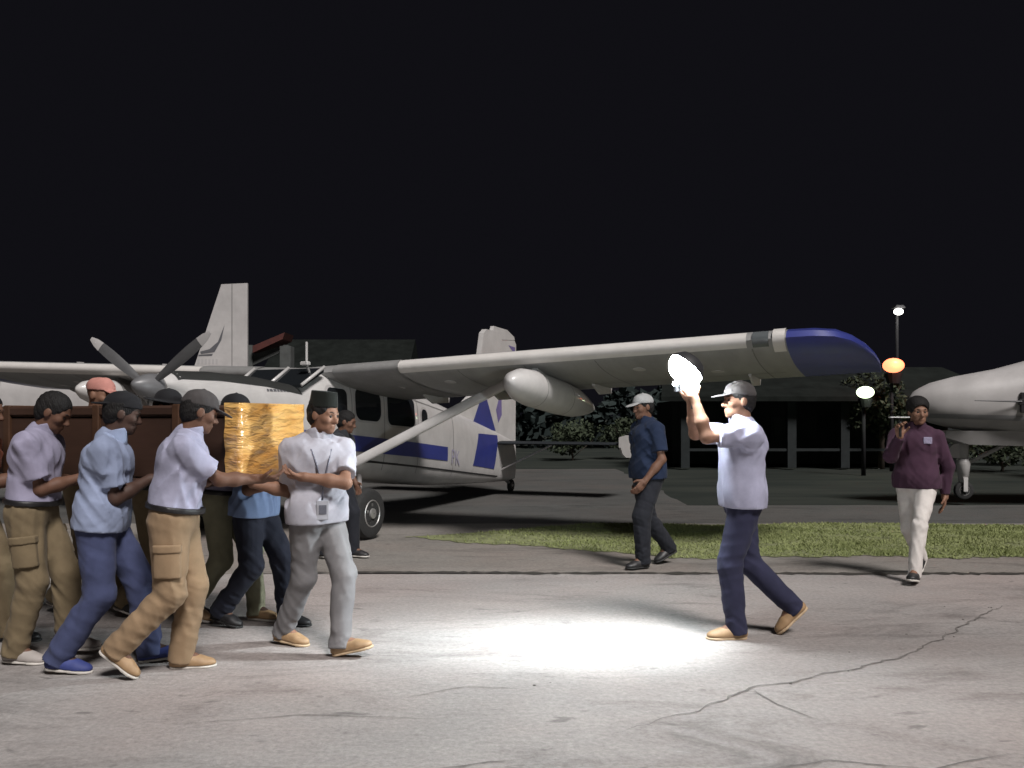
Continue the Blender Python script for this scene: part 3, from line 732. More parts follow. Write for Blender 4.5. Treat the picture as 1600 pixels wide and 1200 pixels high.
PHI = R(24)
HX, HYv = -math.sin(PHI), -math.cos(PHI)
plane = empty('utility_plane', (-2.79, 11.42, 0), math.atan2(HYv, HX), label='white high-wing utility plane with blue stripe and white underwing pods', cat='airplane')
ST = [(2.28, 1.54, 1.88, 0.17, 2.2), (2.12, 1.44, 1.93, 0.25, 2.3), (1.6, 1.24, 1.945, 0.34, 2.6), (0.95, 1.02, 1.92, 0.44, 3.0), (0.42, 0.86, 1.85, 0.53, 3.6),
      (0.02, 0.74, 2.03, 0.58, 4.2), (-1.0, 0.60, 2.00, 0.60, 4.5), (-2.1, 0.46, 1.90, 0.585, 4.2), (-3.1, 0.37, 1.74, 0.47, 3.6), (-4.4, 0.30, 1.50, 0.31, 3.2), (-5.6, 0.25, 1.27, 0.18, 3.0), (-6.6, 0.22, 1.06, 0.085, 2.6), (-6.95, 0.24, 1.00, 0.045, 2.4)]
xs = []
for a, b in zip(ST, ST[1:]):
    k = max(1, int(abs(a[0] - b[0]) / 0.22)); xs += [a[0] + (b[0] - a[0]) * i / k for i in range(k)]
xs.append(ST[-1][0])
MB().loft([superellipse(x, *interp(ST, x)) for x in xs]).build('fuselage', M_white, plane, auto=50)
# spinner and propeller
prop = MB().loft([[(2.29 + d, r * math.cos(t), 1.74 + r * math.sin(t) + 0.11 * d) for t in [2 * math.pi * k / 20 for k in range(20)]] for d, r in ((0, .155), (.06, .15), (.14, .125), (.22, .085), (.28, .04), (.30, .008))]).build('propeller', mat('spinner_grey', (.13, .13, .135), .4, .1, 8), plane, auto=60)
for a in (R(33), R(147), R(270)):
    L = 0.98; rings = []
    for k in range(11):
        t = k / 10; rr = 0.12 + (L - 0.12) * t; ch = 0.040 + 0.036 * math.sin(math.pi * min(1, t * 1.05)) ** 0.6; tw = R(62 - 42 * t); th = 0.018 * (1 - .7 * t)
        if k == 10: ch *= 0.55
        ring = []
        for (u, w_) in ((-.5, 0), (-.2, 1), (.2, .9), (.5, 0), (.2, -.4), (-.2, -.4)):
            lx, ly = u * 2 * ch * .9, w_ * th
            e_x = lx * math.sin(tw) + ly * math.cos(tw); e_t = lx * math.cos(tw) - ly * math.sin(tw)
            ring.append((2.37 + e_x * .5, math.cos(a) * rr - math.sin(a) * e_t, 1.75 + math.sin(a) * rr + math.cos(a) * e_t))
        rings.append(ring)
    bl = MB().loft(rings[:9]).build('blade', mat('blade_dark', (.085, .085, .088), .5, .1, 8), prop, auto=50)
    MB().loft([[tuple(Vector(p) * 1.0) for p in r_] for r_ in rings[8:]]).build('blade_tip', M_white2, prop, auto=50)
# black anti-glare panel over the top of the nose
gv = []; gf = []; gn = 17; gxs = [2.16 - 1.72 * k / 24 for k in range(25)]
for x in gxs:
    zb, zt, hw, p_ = interp(ST, x); zc, hz0 = (zb + zt) / 2, (zt - zb) / 2; lim = math.asin(min(1, max(0, ((zt - .09 - .05 * (2.16 - x) / 1.72) - zc) / hz0)) ** (p_ / 2))
    for k in range(gn):
        th = lim + (math.pi - 2 * lim) * k / (gn - 1); c, s_ = math.cos(th), math.sin(th)
        gv.append((x, (hw + .005) * math.copysign(abs(c) ** (2 / p_), c), zc + (hz0 + .005) * abs(s_) ** (2 / p_)))
for i in range(24):
    for k in range(gn - 1): gf.append((i * gn + k, i * gn + k + 1, (i + 1) * gn + k + 1, (i + 1) * gn + k))
obj('antiglare_panel', gv, gf, mat('antiglare_black', (.016, .017, .016), .75, .15, 4), plane, smooth=True)
# exhaust stubs
for sy in (1, -1): MB().tube([(1.95, sy * .26, 1.62), (1.80, sy * .36, 1.58), (1.62, sy * .42, 1.54)], [.055, .055, .05], 12).build('exhaust', M_grey, plane, smooth=True)
# windscreen panes
def quad_pane(name, pts, m, parent, th=0.008):
    a, b, c, d = [Vector(p) for p in pts]; nn = (b - a).cross(d - a).normalized()
    return MB().prism([a, b, c, d], (0, 0, 0), nn * th).build(name, m, parent)
ws = MB().loft([[(0.47, .50 * u, 1.835) for u in (-1, -.34, .34, 1)] + [(0.47, .5 * u, 1.80) for u in (1, .34, -.34, -1)],
                [(0.10, .545 * u, 2.055) for u in (-1, -.34, .34, 1)] + [(0.10, .545 * u, 2.0) for u in (1, .34, -.34, -1)]]).build('windscreen', M_glass, plane)
for y in (-.50, 0, .50): MB().tube([(0.50, y * 1.02, 1.83), (0.09, y * 1.09, 2.068)], 0.022, 8).build('pillar', M_white, ws, smooth=True)
sl = 0.115
for x0, x1, z0, z1, r in ((0.06, -0.34, 1.40, 1.80, .07), (-0.52, -1.12, 1.38, 1.80, .13), (-1.30, -2.06, 1.30, 1.735, .10), (-2.30, -2.52, 1.32, 1.56, .09)):
    for sd in (1, -1):
        f_ = side_poly('window_frame', ST, rrect(x1 - .03, x0 + .03, z0 - .03, z1 + .03, r + .02, sl * 0.5), M_white2, plane, 0.004, sd)
        side_poly('pane', ST, rrect(x1, x0, z0, z1, r, sl * 0.5), M_glass, f_, 0.009, sd)
def zl(x, z0): return z0 + 0.118 * x        # lines that follow the nose-high stance
for sd in (1, -1):
    side_patch('blue_stripe', ST, [(0.9, zl(0, 1.33)), (-3.35, zl(-3.35, 1.37)), (-3.35, zl(-3.35, 1.15)), (0.9, zl(0, 1.13))], M_blue, plane, 0.005, sd)
    side_patch('pin_stripe', ST, [(0.9, zl(0, 1.045)), (-5.9, zl(-5.9, 1.06)), (-5.9, zl(-5.9, 1.035)), (0.9, zl(0, 1.015))], M_black, plane, 0.005, sd, 2)
    side_patch('blue_panel', ST, [(-4.85, 1.17), (-5.92, 1.12), (-5.66, .50), (-4.55, .62)], M_blue, plane, 0.006, sd)
    for x, z0, z1 in ((-0.44, .78, 1.95), (-1.21, .72, 1.93), (-2.16, .62, 1.85), (-3.6, .5, 1.55)):
        side_patch('door_seam', ST, [(x, z0), (x - .014, z0), (x - .014, z1), (x, z1)], M_seam, plane, 0.004, sd, 10)
    side_patch('belly_seam', ST, [(0.3, .93), (-1.6, .80), (-1.6, .785), (0.3, .915)], M_seam, plane, 0.004, sd, 2)
    side_patch('roof_seam', ST, [(-0.1, 1.95), (-3.3, 1.56), (-3.3, 1.545), (-0.1, 1.935)], M_seam, plane, 0.004, sd, 2)
# small lettering rows on the nose (not legible in the photo) and the faint registration
def text_mesh(name, s, size, m, parent, mapping):
    cu = bpy.data.curves.new('t', 'FONT'); cu.body = s; cu.size = size; o = bpy.data.objects.new('t', cu); C.objects.link(o)
    bpy.context.view_layer.update(); dg = bpy.context.evaluated_depsgraph_get(); me = bpy.data.meshes.new_from_object(o.evaluated_get(dg))
    bpy.data.objects.remove(o); me.name = name
    for v in me.vertices: v.co = mapping(v.co.x, v.co.y)
    me.materials.clear(); me.materials.append(m); q = bpy.data.objects.new(name, me); return link(q, parent)
for k, (x0, ln, z) in enumerate(((1.00, .12, 1.80), (0.99, .40, 1.745))):
    mb = MB(); x = x0; r_ = random.Random(k)
    while x > x0 - ln:
        w_ = r_.uniform(.025, .05); zz = [z, z + .028]
        mb.add([(x, side_y(ST, x, zz[0]) + .005, zz[0]), (x - w_, side_y(ST, x - w_, zz[0]) + .005, zz[0]), (x - w_, side_y(ST, x - w_, zz[1]) + .005, zz[1]), (x, side_y(ST, x, zz[1]) + .005, zz[1])], [(0, 1, 2, 3)]); x -= w_ + .014
    mb.build('lettering', mat('nose_lettering', (0.10, 0.10, 0.11), 0.5, 0), plane)
text_mesh('registration', 'PK', 0.34, mat('registration_lilac', (.34, .32, .42), .5, .1, 8), plane, lambda u, v: (-3.50 - u, side_y(ST, -3.5 - u, zl(-3.5 - u, 1.22) + v) + .006, zl(-3.5 - u, 1.12) + v))
# wings
def wing_ring(y, zle, chord, drop, t=0.15):
    return [(-x, y, zle + z - drop * x / chord) for x, z in airfoil(chord, t)]
for sd in (1, -1):
    ys = [0.0, .55, 2.2, 4.0, 5.7, 6.05]
    def zle(y): return 1.985 + 0.042 * y
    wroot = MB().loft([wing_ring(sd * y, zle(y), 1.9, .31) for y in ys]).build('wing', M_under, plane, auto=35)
    tip = []
    for y, dx, tk in ((6.05, 0, .15), (6.3, .02, .15), (6.5, .10, .145), (6.64, .30, .13), (6.76, .62, .115), (6.84, 1.0, .10), (6.88, 1.35, .08)):
        c = 1.9 - dx; tip.append([(p[0] - dx, p[1], p[2]) for p in wing_ring(sd * y, zle(y) - .31 * dx / 1.9, c, .31 * c / 1.9, tk)])
    MB().loft(tip).build('wing_tip', M_blue, wroot, auto=35)
    # leading edge sleeve, landing light, aileron and flap seams, hinges
    def sleeve(y0, y1, m, nm, g=0.006, xe=0.13):
        rr = []
        for k in range(9):
            y = y0 + (y1 - y0) * k / 8; af = [(x, z) for x, z in airfoil(1.9, .15, 24)]
            front = [(x, z) for x, z in af if x < xe]; front = [(x - g, z + (g if z >= 0 else -g)) for x, z in front]
            rr.append([(-x, sd * y, zle(y) + z - .31 * x / 1.9) for x, z in front])
        n_ = len(rr[0]); mb = MB(); mb.add([p for r_ in rr for p in r_], [(i * n_ + k, i * n_ + k + 1, (i + 1) * n_ + k + 1, (i + 1) * n_ + k) for i in range(8) for k in range(n_ - 1)])
        mb.build(nm, m, wroot, smooth=True)
    sleeve(0.60, 1.54, mat('inner_edge_grey', (.20, .198, .195), .7, .12, 5), 'inner_leading_edge', .005, 1.85); sleeve(1.55, 5.66, M_boot, 'leading_edge', .006, .10); sleeve(5.72, 5.88, mat('lens_grey', (.10, .11, .115), .15, 0), 'landing_light', .008, .12); sleeve(5.92, 6.04, M_boot, 'light_fairing', .012, .22)
    def under(x, y): 
        t = x / 1.9; yy = 5 * .15 * (0.2969 * math.sqrt(t) - .126 * t - .3516 * t * t + .2843 * t ** 3 - .1015 * t ** 4) * 1.9
        return zle(y) - yy * .75 - .31 * t
    for xx in (1.25, 1.45):
        mb = MB(); yy0, yy1 = (0.7, 3.1) if xx > 1.3 else (3.2, 5.9)
        P_ = [yy0 + (yy1 - yy0) * k / 10 for k in range(11)]
        mb.add([(-xx, sd * y, under(xx, y) - .004) for y in P_] + [(-xx - .025, sd * y, under(xx + .025, y) - .004) for y in P_], [(k, k + 1, 12 + k, 11 + k) for k in range(10)]).build('flap_seam', M_seam, wroot)
    for y in (1.55, 2.3, 3.15, 4.0, 4.9, 5.7):
        xs_ = [.10 + 1.72 * k / 10 for k in range(11)]
        MB().add([(-x, sd * y, under(x, y) - .003) for x in xs_] + [(-x, sd * (y + .012), under(x, y + .012) - .003) for x in xs_], [(k, k + 1, 12 + k, 11 + k) for k in range(10)]).build('panel_seam', mat('wing_seam', (.14, .138, .135), .6, 0), wroot)
    for k, (x_, y_) in enumerate(((.5, 2.0), (.5, 4.4), (.9, 5.2), (.62, 1.2))):
        MB().loft([[(-x_ + .075 * math.cos(t), sd * y_ + .075 * math.sin(t), under(x_ - .075 * math.cos(t), y_) - d) for t in [2 * math.pi * q / 16 for q in range(16)]] for d in (-.002, .004)]).build('access_panel', M_white2, wroot)
    for y in (1.2, 2.2, 3.6, 4.6, 5.5):
        MB().loft([[(-x, sd * y + dy, under(min(x, 1.88), y) - d) for dy, d in ((-.02, 0), (.02, 0), (.012, h), (-.012, h))] for x, h in ((1.25, .03), (1.5, .11), (1.95, .07))]).build('hinge', M_white2, wroot)
    for y in (3.1, 4.9): MB().box((-.95, sd * y, zle(y) + .06), (.12, .02, .16)).build('antenna_stub', M_white2, wroot)
    # strut, pod, pylon
    y_u = 2.85; A = Vector((0.05, sd * .60, .72)); Bp = Vector((-.62, sd * y_u, under(.62, y_u) + .02))
    MB().tube([A, A.lerp(Bp, .03), A.lerp(Bp, .5), A.lerp(Bp, .97), Bp], [.05, .062, .062, .062, .045], 14, .45, (1, 0, 0)).build('strut', M_white, plane, smooth=True)
    py = 3.25; prf = ((0, .01), (.03, .06), (.12, .125), (.32, .185), (.6, .21), (1.5, .21), (1.95, .19), (2.3, .14), (2.6, .08), (2.78, .03), (2.82, .01))
    def pax(d): return (0.52 - d, sd * py, 1.83 - .098 * d)
    pod = MB().loft([[(pax(d)[0], pax(d)[1] + r_ * math.cos(t), pax(d)[2] + r_ * math.sin(t)) for t in [2 * math.pi * k / 24 for k in range(24)]] for d, r_ in prf]).build('pod', M_white, plane, smooth=True)
    MB().loft([[(pax(d)[0], pax(d)[1] + dy, z) for dy, z in ((-.035, pax(d)[2] + .15), (.035, pax(d)[2] + .15), (.035, under(min(max(d - .5, .05), 1.8), py) + .03), (-.035, under(min(max(d - .5, .05), 1.8), py) + .03))] for d in (.72, .9, 1.6, 1.85)]).build('pylon', M_white2, plane)
    for d in (.62, 1.48):
        MB().loft([[(pax(d + e)[0], pax(d)[1] + .2125 * math.cos(t), pax(d + e)[2] + .2125 * math.sin(t)) for t in [2 * math.pi * k / 24 for k in range(24)]] for e in (0, .014)], False).build('band', M_seam, pod, smooth=True)
    # main gear
    wc = (0.26, sd * 1.27, .30)
    MB().tube([(0.40, sd * .45, .86), (0.30, sd * 1.16, .34)], [.05, .04], 12, .6).build('gear_leg', M_white2, plane, smooth=True)
    MB().tube([(-0.75, sd * .50, .66), (0.2, sd * 1.14, .31)], [.035, .03], 10).build('gear_brace', M_white2, plane, smooth=True)
    MB().tube([(0.26, sd * 1.10, .30), (0.26, sd * 1.28, .30)], .035, 10).build('axle', M_grey, plane)
    wheel(plane, wc, .30, .19, M_tyre, M_alloy)
# roof antenna shaped like an L, fin, tailplane, tail wheel
MB().box((.28, .42, 2.235), (.03, .024, .27), bev=.006).box((.26, .385, 2.105), (.07, .12, .05), bev=.01).build('antenna', M_white, plane)
MB().tube([(.20, .40, 2.00), (.27, .41, 2.10)], .016, 8).build('antenna_mount', M_white2, plane)
def fin_half(x, z): return 0.055
fin_out = [(-3.9, 1.56), (-4.55, 1.62), (-5.0, 1.85), (-5.28, 2.30), (-5.48, 3.00), (-5.60, 3.08), (-6.28, 3.08), (-6.28, 1.05), (-5.2, 1.2)]
MB().prism([(x, 0, z) for x, z in fin_out], (0, -.05, 0), (0, .05, 0)).build('fin', M_white, plane)
MB().prism([(x, 0, z) for x, z in ((-6.31, 2.93), (-6.31, .95), (-6.95, .92), (-6.98, 2.90), (-6.9, 2.98))], (0, -.035, 0), (0, .035, 0)).build('rudder', M_white, plane)
MB().prism([(x, 0, z) for x, z in ((-6.31, 2.94), (-5.9, 3.085), (-5.95, 3.17), (-6.55, 3.15), (-6.88, 3.04), (-6.9, 2.98))], (0, -.04, 0), (0, .04, 0)).build('rudder_horn', M_white, plane)
for sd in (1, -1):
    o_ = sd * .054
    def deco(nm, pts, m, off=o_): obj(nm, [(x, off, z) for x, z in pts], [tuple(range(len(pts)))], m, plane)
    deco('blue_triangle', [(-5.48, 1.98), (-4.98, 1.30), (-5.98, 1.20)], M_blue)
    deco('violet_mark', [(-5.72, 2.45), (-5.86, 2.45), (-6.12, 1.95), (-6.0, 1.92)], M_purple)
    deco('violet_mark', [(-6.26, 2.45), (-6.14, 2.45), (-5.98, 1.95), (-6.08, 1.95)], M_purple)
    deco('violet_mark', [(-6.24, 2.0), (-6.0, 1.6), (-6.1, 1.35), (-6.26, 1.5)], M_purple)
    deco('blue_edge', [(-6.6, 2.86), (-6.92, 2.84), (-6.92, 2.70)], M_purple, sd * .039)
    sp = []
    for y, c, x0 in ((.03, 1.0, -5.82), (1.2, .95, -5.86), (2.0, .92, -5.88)):
        sp.append([(x0 - x, sd * y, .97 + z) for x, z in airfoil(c, .07)])
    stab = MB().loft(sp).build('tailplane', mat('tailplane_dark', (.022, .025, .028), .7, .15, 4, spec=.1), plane, auto=35)
    sp = []
    for y, c, x0 in ((2.0, .92, -5.88), (2.3, .90, -5.89), (2.45, .82, -5.93), (2.52, .6, -6.05)):
        sp.append([(x0 - x, sd * y, .97 + z) for x, z in airfoil(c, .07)])
    MB().loft(sp).build('tailplane_tip', MATS['tailplane_dark'], stab, auto=35)
    MB().prism([(-5.86, 0, 1.10), (-5.86, 0, .92), (-5.98, 0, .80), (-6.2, 0, .73), (-6.85, 0, .70), (-6.78, 0, 1.12), (-6.3, 0, 1.13)], (0, sd * 2.50, 0), (0, sd * 2.535, 0)).build('end_plate', M_white, stab)
    MB().tube([(-6.1, sd * .08, .45), (-6.2, sd * 1.1, .94)], .018, 8).build('tail_brace', M_white2, plane)
MB().tube([(-6.45, 0, .28), (-6.75, 0, .16)], .03, 8).build('tail_leg', M_grey, plane)
wheel(plane, (-6.80, 0, .12), .12, .08, M_tyre, M_alloy, 'tail_wheel')

# ---- parked plane behind: only its tail and back rise over the nose of the first one
p2 = empty('parked_plane', (-7.45, 21.8, 0), R(180 + 6), label='white parked plane showing its tall swept tail fin behind the nose', cat='airplane')
S2 = [(4.6, 1.5, 1.75, .15, 2.2), (4.2, 1.2, 2.0, .40, 2.3), (3.2, .95, 2.1, .58, 2.6), (2.4, .85, 2.5, .72, 3.2), (0, .85, 2.6, .76, 3.6), (-2.2, .95, 2.55, .68, 3.4), (-4.6, 1.5, 2.5, .34, 2.8), (-6.4, 1.95, 2.5, .12, 2.4)]
# local x is forward; the fin stands over x = -1.9 .. because the tail faces right in the photo
S2 = [(x + 4.6, zb, zt, hw, p) for x, zb, zt, hw, p in S2]
MB().loft([superellipse(x, *interp(S2, x), n=24) for x in [S2[0][0] + (S2[-1][0] - S2[0][0]) * k / 30 for k in range(31)]]).build('fuselage', M_white2, p2, auto=50)
f2 = [(-.2, 2.52), (-.62, 2.58), (-1.0, 3.3), (-1.25, 4.68), (-1.95, 4.72), (-1.95, 2.55)]
f2 = [(0.75, 2.58), (0.25, 2.72), (-.38, 4.70), (-1.00, 4.74), (-1.00, 2.64)]
fin2 = MB().prism([(x, 0, z) for x, z in f2], (0, -.06, 0), (0, .06, 0)).build('fin', M_white2, p2)
for sd in (1, -1):
    obj('rudder_seam', [(-.62, sd * .063, 4.72), (-.645, sd * .063, 4.72), (-.645, sd * .063, 2.66), (-.62, sd * .063, 2.66)], [(0, 1, 2, 3)], M_seam, fin2)
    sw = [(.12, 3.06), (-.10, 3.12), (-.30, 3.30), (-.46, 3.72), (-.38, 3.34), (-.22, 3.05), (0.10, 3.00)]
    obj('swoosh', [(x, sd * .066, z) for x, z in sw], [tuple(range(7))], mat('swoosh_grey', (0.09, 0.09, 0.10), .5, 0), fin2)
    sw2 = [(.16, 2.98), (-.18, 3.01), (-.16, 2.96), (.16, 2.95)]
    obj('swoosh', [(x, sd * .066, z) for x, z in sw2], [tuple(range(4))], MATS['swoosh_grey'], fin2)
    for k in range(6):
        x = .18 - .085 * k; obj('lettering', [(x, sd * .066, 2.76), (x - .05, sd * .066, 2.76), (x - .05, sd * .066, 2.88), (x, sd * .066, 2.88)], [(0, 1, 2, 3)], mat('fin_lettering', (.36, .35, .35), .6, 0), fin2)
    MB().loft([[(x0 - x, sd * y, 2.42 + z) for x, z in airfoil(c, .1)] for y, c, x0 in ((.05, 1.2, .3), (2.6, .8, .0))]).build('tailplane', M_white2, p2, auto=35)
    MB().loft([[(6.2 - x, sd * y, 2.62 + .03 * y + z) for x, z in airfoil(c, .14)] for y, c in ((.3, 1.9), (3, 1.8), (7.2, 1.3))]).build('wing', M_white2, p2, auto=35)
    MB().tube([(5.9, sd * .7, 1.0), (5.7, sd * 3.1, 2.6)], .05, 8).build('strut', M_white2, p2, smooth=True)
    MB().tube([(5.2, sd * .5, 1.0), (5.2, sd * 1.5, .32)], .06, 8).build('gear_leg', M_white2, p2, smooth=True)
    wheel(p2, (5.2, sd * 1.6, .32), .32, .2, M_tyre, M_alloy)
MB().tube([(8.6, 0, 1.3), (8.6, 0, .3)], .05, 8).build('nose_leg', M_white2, p2); wheel(p2, (8.6, 0, .26), .26, .18, M_tyre, M_alloy)

# ---- plane whose nose reaches in at the right edge of the picture
p3 = empty('commuter_plane', (7.05, 15.9, 0), R(180 - 4), label='pale commuter plane nose with white nose wheel leg at the picture edge', cat='airplane')
S3 = [(0.0, 1.62, 1.80, .09, 2.0), (-.10, 1.50, 1.93, .22, 2.1), (-.35, 1.36, 2.06, .40, 2.3), (-.8, 1.24, 2.18, .56, 2.4), (-1.5, 1.16, 2.31, .70, 2.6), (-2.2, 1.10, 2.50, .80, 2.8), (-3.2, 1.06, 2.85, .84, 3.0), (-6, 1.06, 2.9, .84, 3.0), (-9.5, 1.5, 2.8, .5, 2.6), (-12, 2.1, 2.7, .15, 2.3)]
xs = [S3[0][0] + (S3[-1][0] - S3[0][0]) * (k / 44) ** 1.6 for k in range(45)]
MB().loft([superellipse(x, *interp(S3, x), n=32) for x in xs]).build('fuselage', M_white2, p3, auto=50)
side_patch('belly_band', S3, [(-.25, 1.52), (-4, 1.40), (-4, 1.30), (-.25, 1.44)], M_grey, p3, .006, 1); side_patch('belly_band', S3, [(-.25, 1.52), (-4, 1.40), (-4, 1.30), (-.25, 1.44)], M_grey, p3, .006, -1)
MB().loft([[(x, hw * u, z) for u, z in ((-1, 1.22), (1, 1.22), (.8, zb_), (-.8, zb_))] for x, hw, zb_ in ((-.55, .22, 1.10), (-.9, .40, .98), (-3.2, .5, .92), (-4.0, .3, 1.05))]).build('belly_fairing', M_white2, p3, auto=30)
g = MB().tube([(-.92, 0, 1.05), (-.92, 0, .70)], [.10, .09], 14).build('nose_leg', M_white, p3, smooth=True)
MB().tube([(-.92, 0, .72), (-.93, 0, .62), (-.93, 0, .30)], [.115, .115, .075], 14).build('oleo_sleeve', M_white, g, smooth=True)
MB().loft([[(-.80 + .13 * math.cos(t), sgn, .86 + .13 * math.sin(t)) for t in [2 * math.pi * k / 18 for k in range(18)]] for sgn in (-.05, .05)]).build('steering_ring', M_white, g, auto=40)
MB().tube([(-1.02, 0, .66), (-1.75, 0, 1.02)], [.04, .03], 10).build('drag_brace', M_white, g, smooth=True)
MB().box((-.93, .09, .27), (.07, .03, .24)).box((-.93, -.09, .27), (.07, .03, .24)).box((-.93, 0, .37), (.08, .2, .05)).build('fork', M_white, g)
wheel(p3, (-.93, 0, .165), .165, .12, M_tyre, M_alloy)
# black cross-shaped probe bracket on the nose side
MB().box((-1.60, .735, 1.70), (.10, .05, .34), bev=.008).box((-1.60, .74, 1.71), (.17, .05, .10), bev=.008).tube([(-1.56, .765, 1.715), (-.78, .80, 1.735)], [.016, .008], 8).build('probe_bracket', M_black, p3)
MB().loft([[(-7.0 - x, sd_, 2.85 + z) for x, z in airfoil(1.9, .15)] for sd_ in (-7, 7)]).build('wing', M_white2, p3, auto=35)
for sd in (1, -1):
    MB().tube([(-4.4, sd * .8, 1.2), (-4.4, sd * 1.7, .4)], .07, 10).build('gear_leg', M_white2, p3, smooth=True); wheel(p3, (-4.4, sd * 1.8, .36), .36, .22, M_tyre, M_alloy)
MB().prism([(-9.8, 0, 2.7), (-10.8, 0, 5.2), (-12.0, 0, 5.2), (-12.0, 0, 2.6)], (0, -.06, 0), (0, .06, 0)).build('fin', M_white2, p3)

# ------------------------------------------------------------------ buildings, lamps and plants far behind
M_roofd = mat('roof_dark_green', (0.011, 0.013, 0.012), .8, .3, 2, spec=.05); M_walld = mat('wall_dim_grey', (0.030, 0.033, 0.033), .9, .25, 1.5, spec=.05)
M_post = mat('post_pale', (0.024, 0.028, 0.029), .8, .15, 4, spec=.1); M_red = mat('roof_rust_red', (0.075, 0.018, 0.014), .8, .25, 4); M_pale = mat('hut_pale', (0.075, 0.080, 0.078), .85, .2, 4)
h = empty('hangar', (-7.0, 36, 0), label='dim dark-roofed hangar beyond the cabin of the utility plane', cat='hangar')
MB().box((0, 2, 1.7), (5.2, 4, 3.4)).build('wall', M_walld, h)
MB().prism([(-2.9, -.4, 3.4), (-2.9, 2, 4.8), (-2.9, 4.4, 3.4)], (0, 0, 0), (5.8, 0, 0)).build('roof', M_roofd, h)
MB().box((0, -.06, 1.5), (3.2, .08, 2.9)).build('door', M_roofd, h)
h = empty('roadside_hut', (-8.15, 30, 0), label='small pale hut with rusty red roof right of the tall fin', cat='hut')
MB().box((0, .8, .9), (1.3, 1.6, 1.8)).build('wall', M_pale, h)
for x in (-.6, .6): MB().box((x, 0, 2.85), (.16, .16, 2.1)).build('post', M_pale, h)
MB().box((.05, 0, 2.35), (1.4, .1, .25)).build('rail', M_pale, h)
MB().box((.62, 0, 3.1), (.36, .5, 1.5)).build('side_panel', M_pale, h)
MB().prism([(-.45, -.3, 3.62), (.55, -.3, 4.08), (.62, -.3, 4.30), (-.45, -.3, 3.85)], (0, 0, 0), (0, 1.2, 0)).build('roof', M_red, h)
MB().prism([(-.8, 0, 3.1), (.5, 0, 3.7), (.5, 0, 3.9), (-.8, 0, 3.5)], (0, 0, 0), (0, .1, 0)).build('gable', M_pale, h)
h = empty('terminal_shed', (9.6, 27, 0), label='long dark shed with pale posts beyond the man holding the lamp', cat='shed')
MB().box((0, 3, 1.0), (9.0, 3, 2.0)).build('wall', M_walld, h)
MB().prism([(-5.2, -.6, 1.95), (-4.6, 2.6, 3.0), (4.6, 2.6, 3.0), (5.2, -.6, 1.95)], (0, 0, 0), (0, 0, .14)).build('roof', M_roofd, h)
for k in range(6): MB().box((-4.4 + k * 1.6, 0, .95), (.26, .26, 1.98)).build('post', M_post, h)
for k in range(4):
    wnd = MB().box((-2.4 + k * 1.5, 1.47, 1.15), (.95, .07, .8)).build('window', M_post, h); MB().box((-2.4 + k * 1.5, 1.425, 1.15), (.8, .04, .66)).build('pane', mat('shed_pane', (.016, .02, .021), .4, 0, spec=.1), wnd)
MB().box((0, -.05, .5), (9.0, .06, .08)).build('railing', M_post, h)
def lamp(name, label, at, base, col, strength, r, watts, head):
    o = empty(name, (at.x, at.y, 0), label=label, cat='lamp'); z = at.z
    M_pole = mat('lamp_pole', (.022, .022, .024), .8, .1, 5, spec=.1)
    MB().tube([(0, .12, -.1), (0, .12, z - .05)], [.06, .045], 10).build('pole', M_pole, o, smooth=True)
    if head == 'flood': MB().prism([(-r * 1.4, 0, z + r * .9), (r * 1.4, 0, z + r * .9), (r * .9, 0, z + r * 1.6), (-r * .9, 0, z + r * 1.6)], (0, -r, 0), (0, .2, 0)).build('housing', M_pole, o)
    else: MB().tube([(0, 0, z - r * 2.1), (0, 0, z - r * .9)], [r * .7, r], 12).build('housing', M_pole, o)
    MB().sphere((0, 0, z), r, 14, 10, (1.25, .9, .85)).build('bulb', mat(name + '_bulb', col, .4, 0, emit=col, emit_s=strength), o, smooth=True)
    l = bpy.data.lights.new(name + '_light', 'POINT'); l.energy = watts; l.color = col; l.shadow_soft_size = r
    lo_ = bpy.data.objects.new(name + '_light', l); C.objects.link(lo_); lo_.parent = o; lo_.location = (0, -r * 1.6, z)
lamp('flood_lamp', 'small white flood lamp high on a pole', px(1404, 487, 30), 0, (1.0, .97, .9), 6, .13, 25, 'flood')
lamp('beacon_lamp', 'bright orange-red beacon lamp above the commuter plane nose', px(1396, 571, 26), 0, (1.0, .20, .09), 3.4, .25, 30, 'beacon')
lamp('yard_lamp', 'greenish white lamp glowing beside the dark shed', px(1352, 613, 24), 0, (.82, 1.0, .66), 3.0, .19, 25, 'beacon')

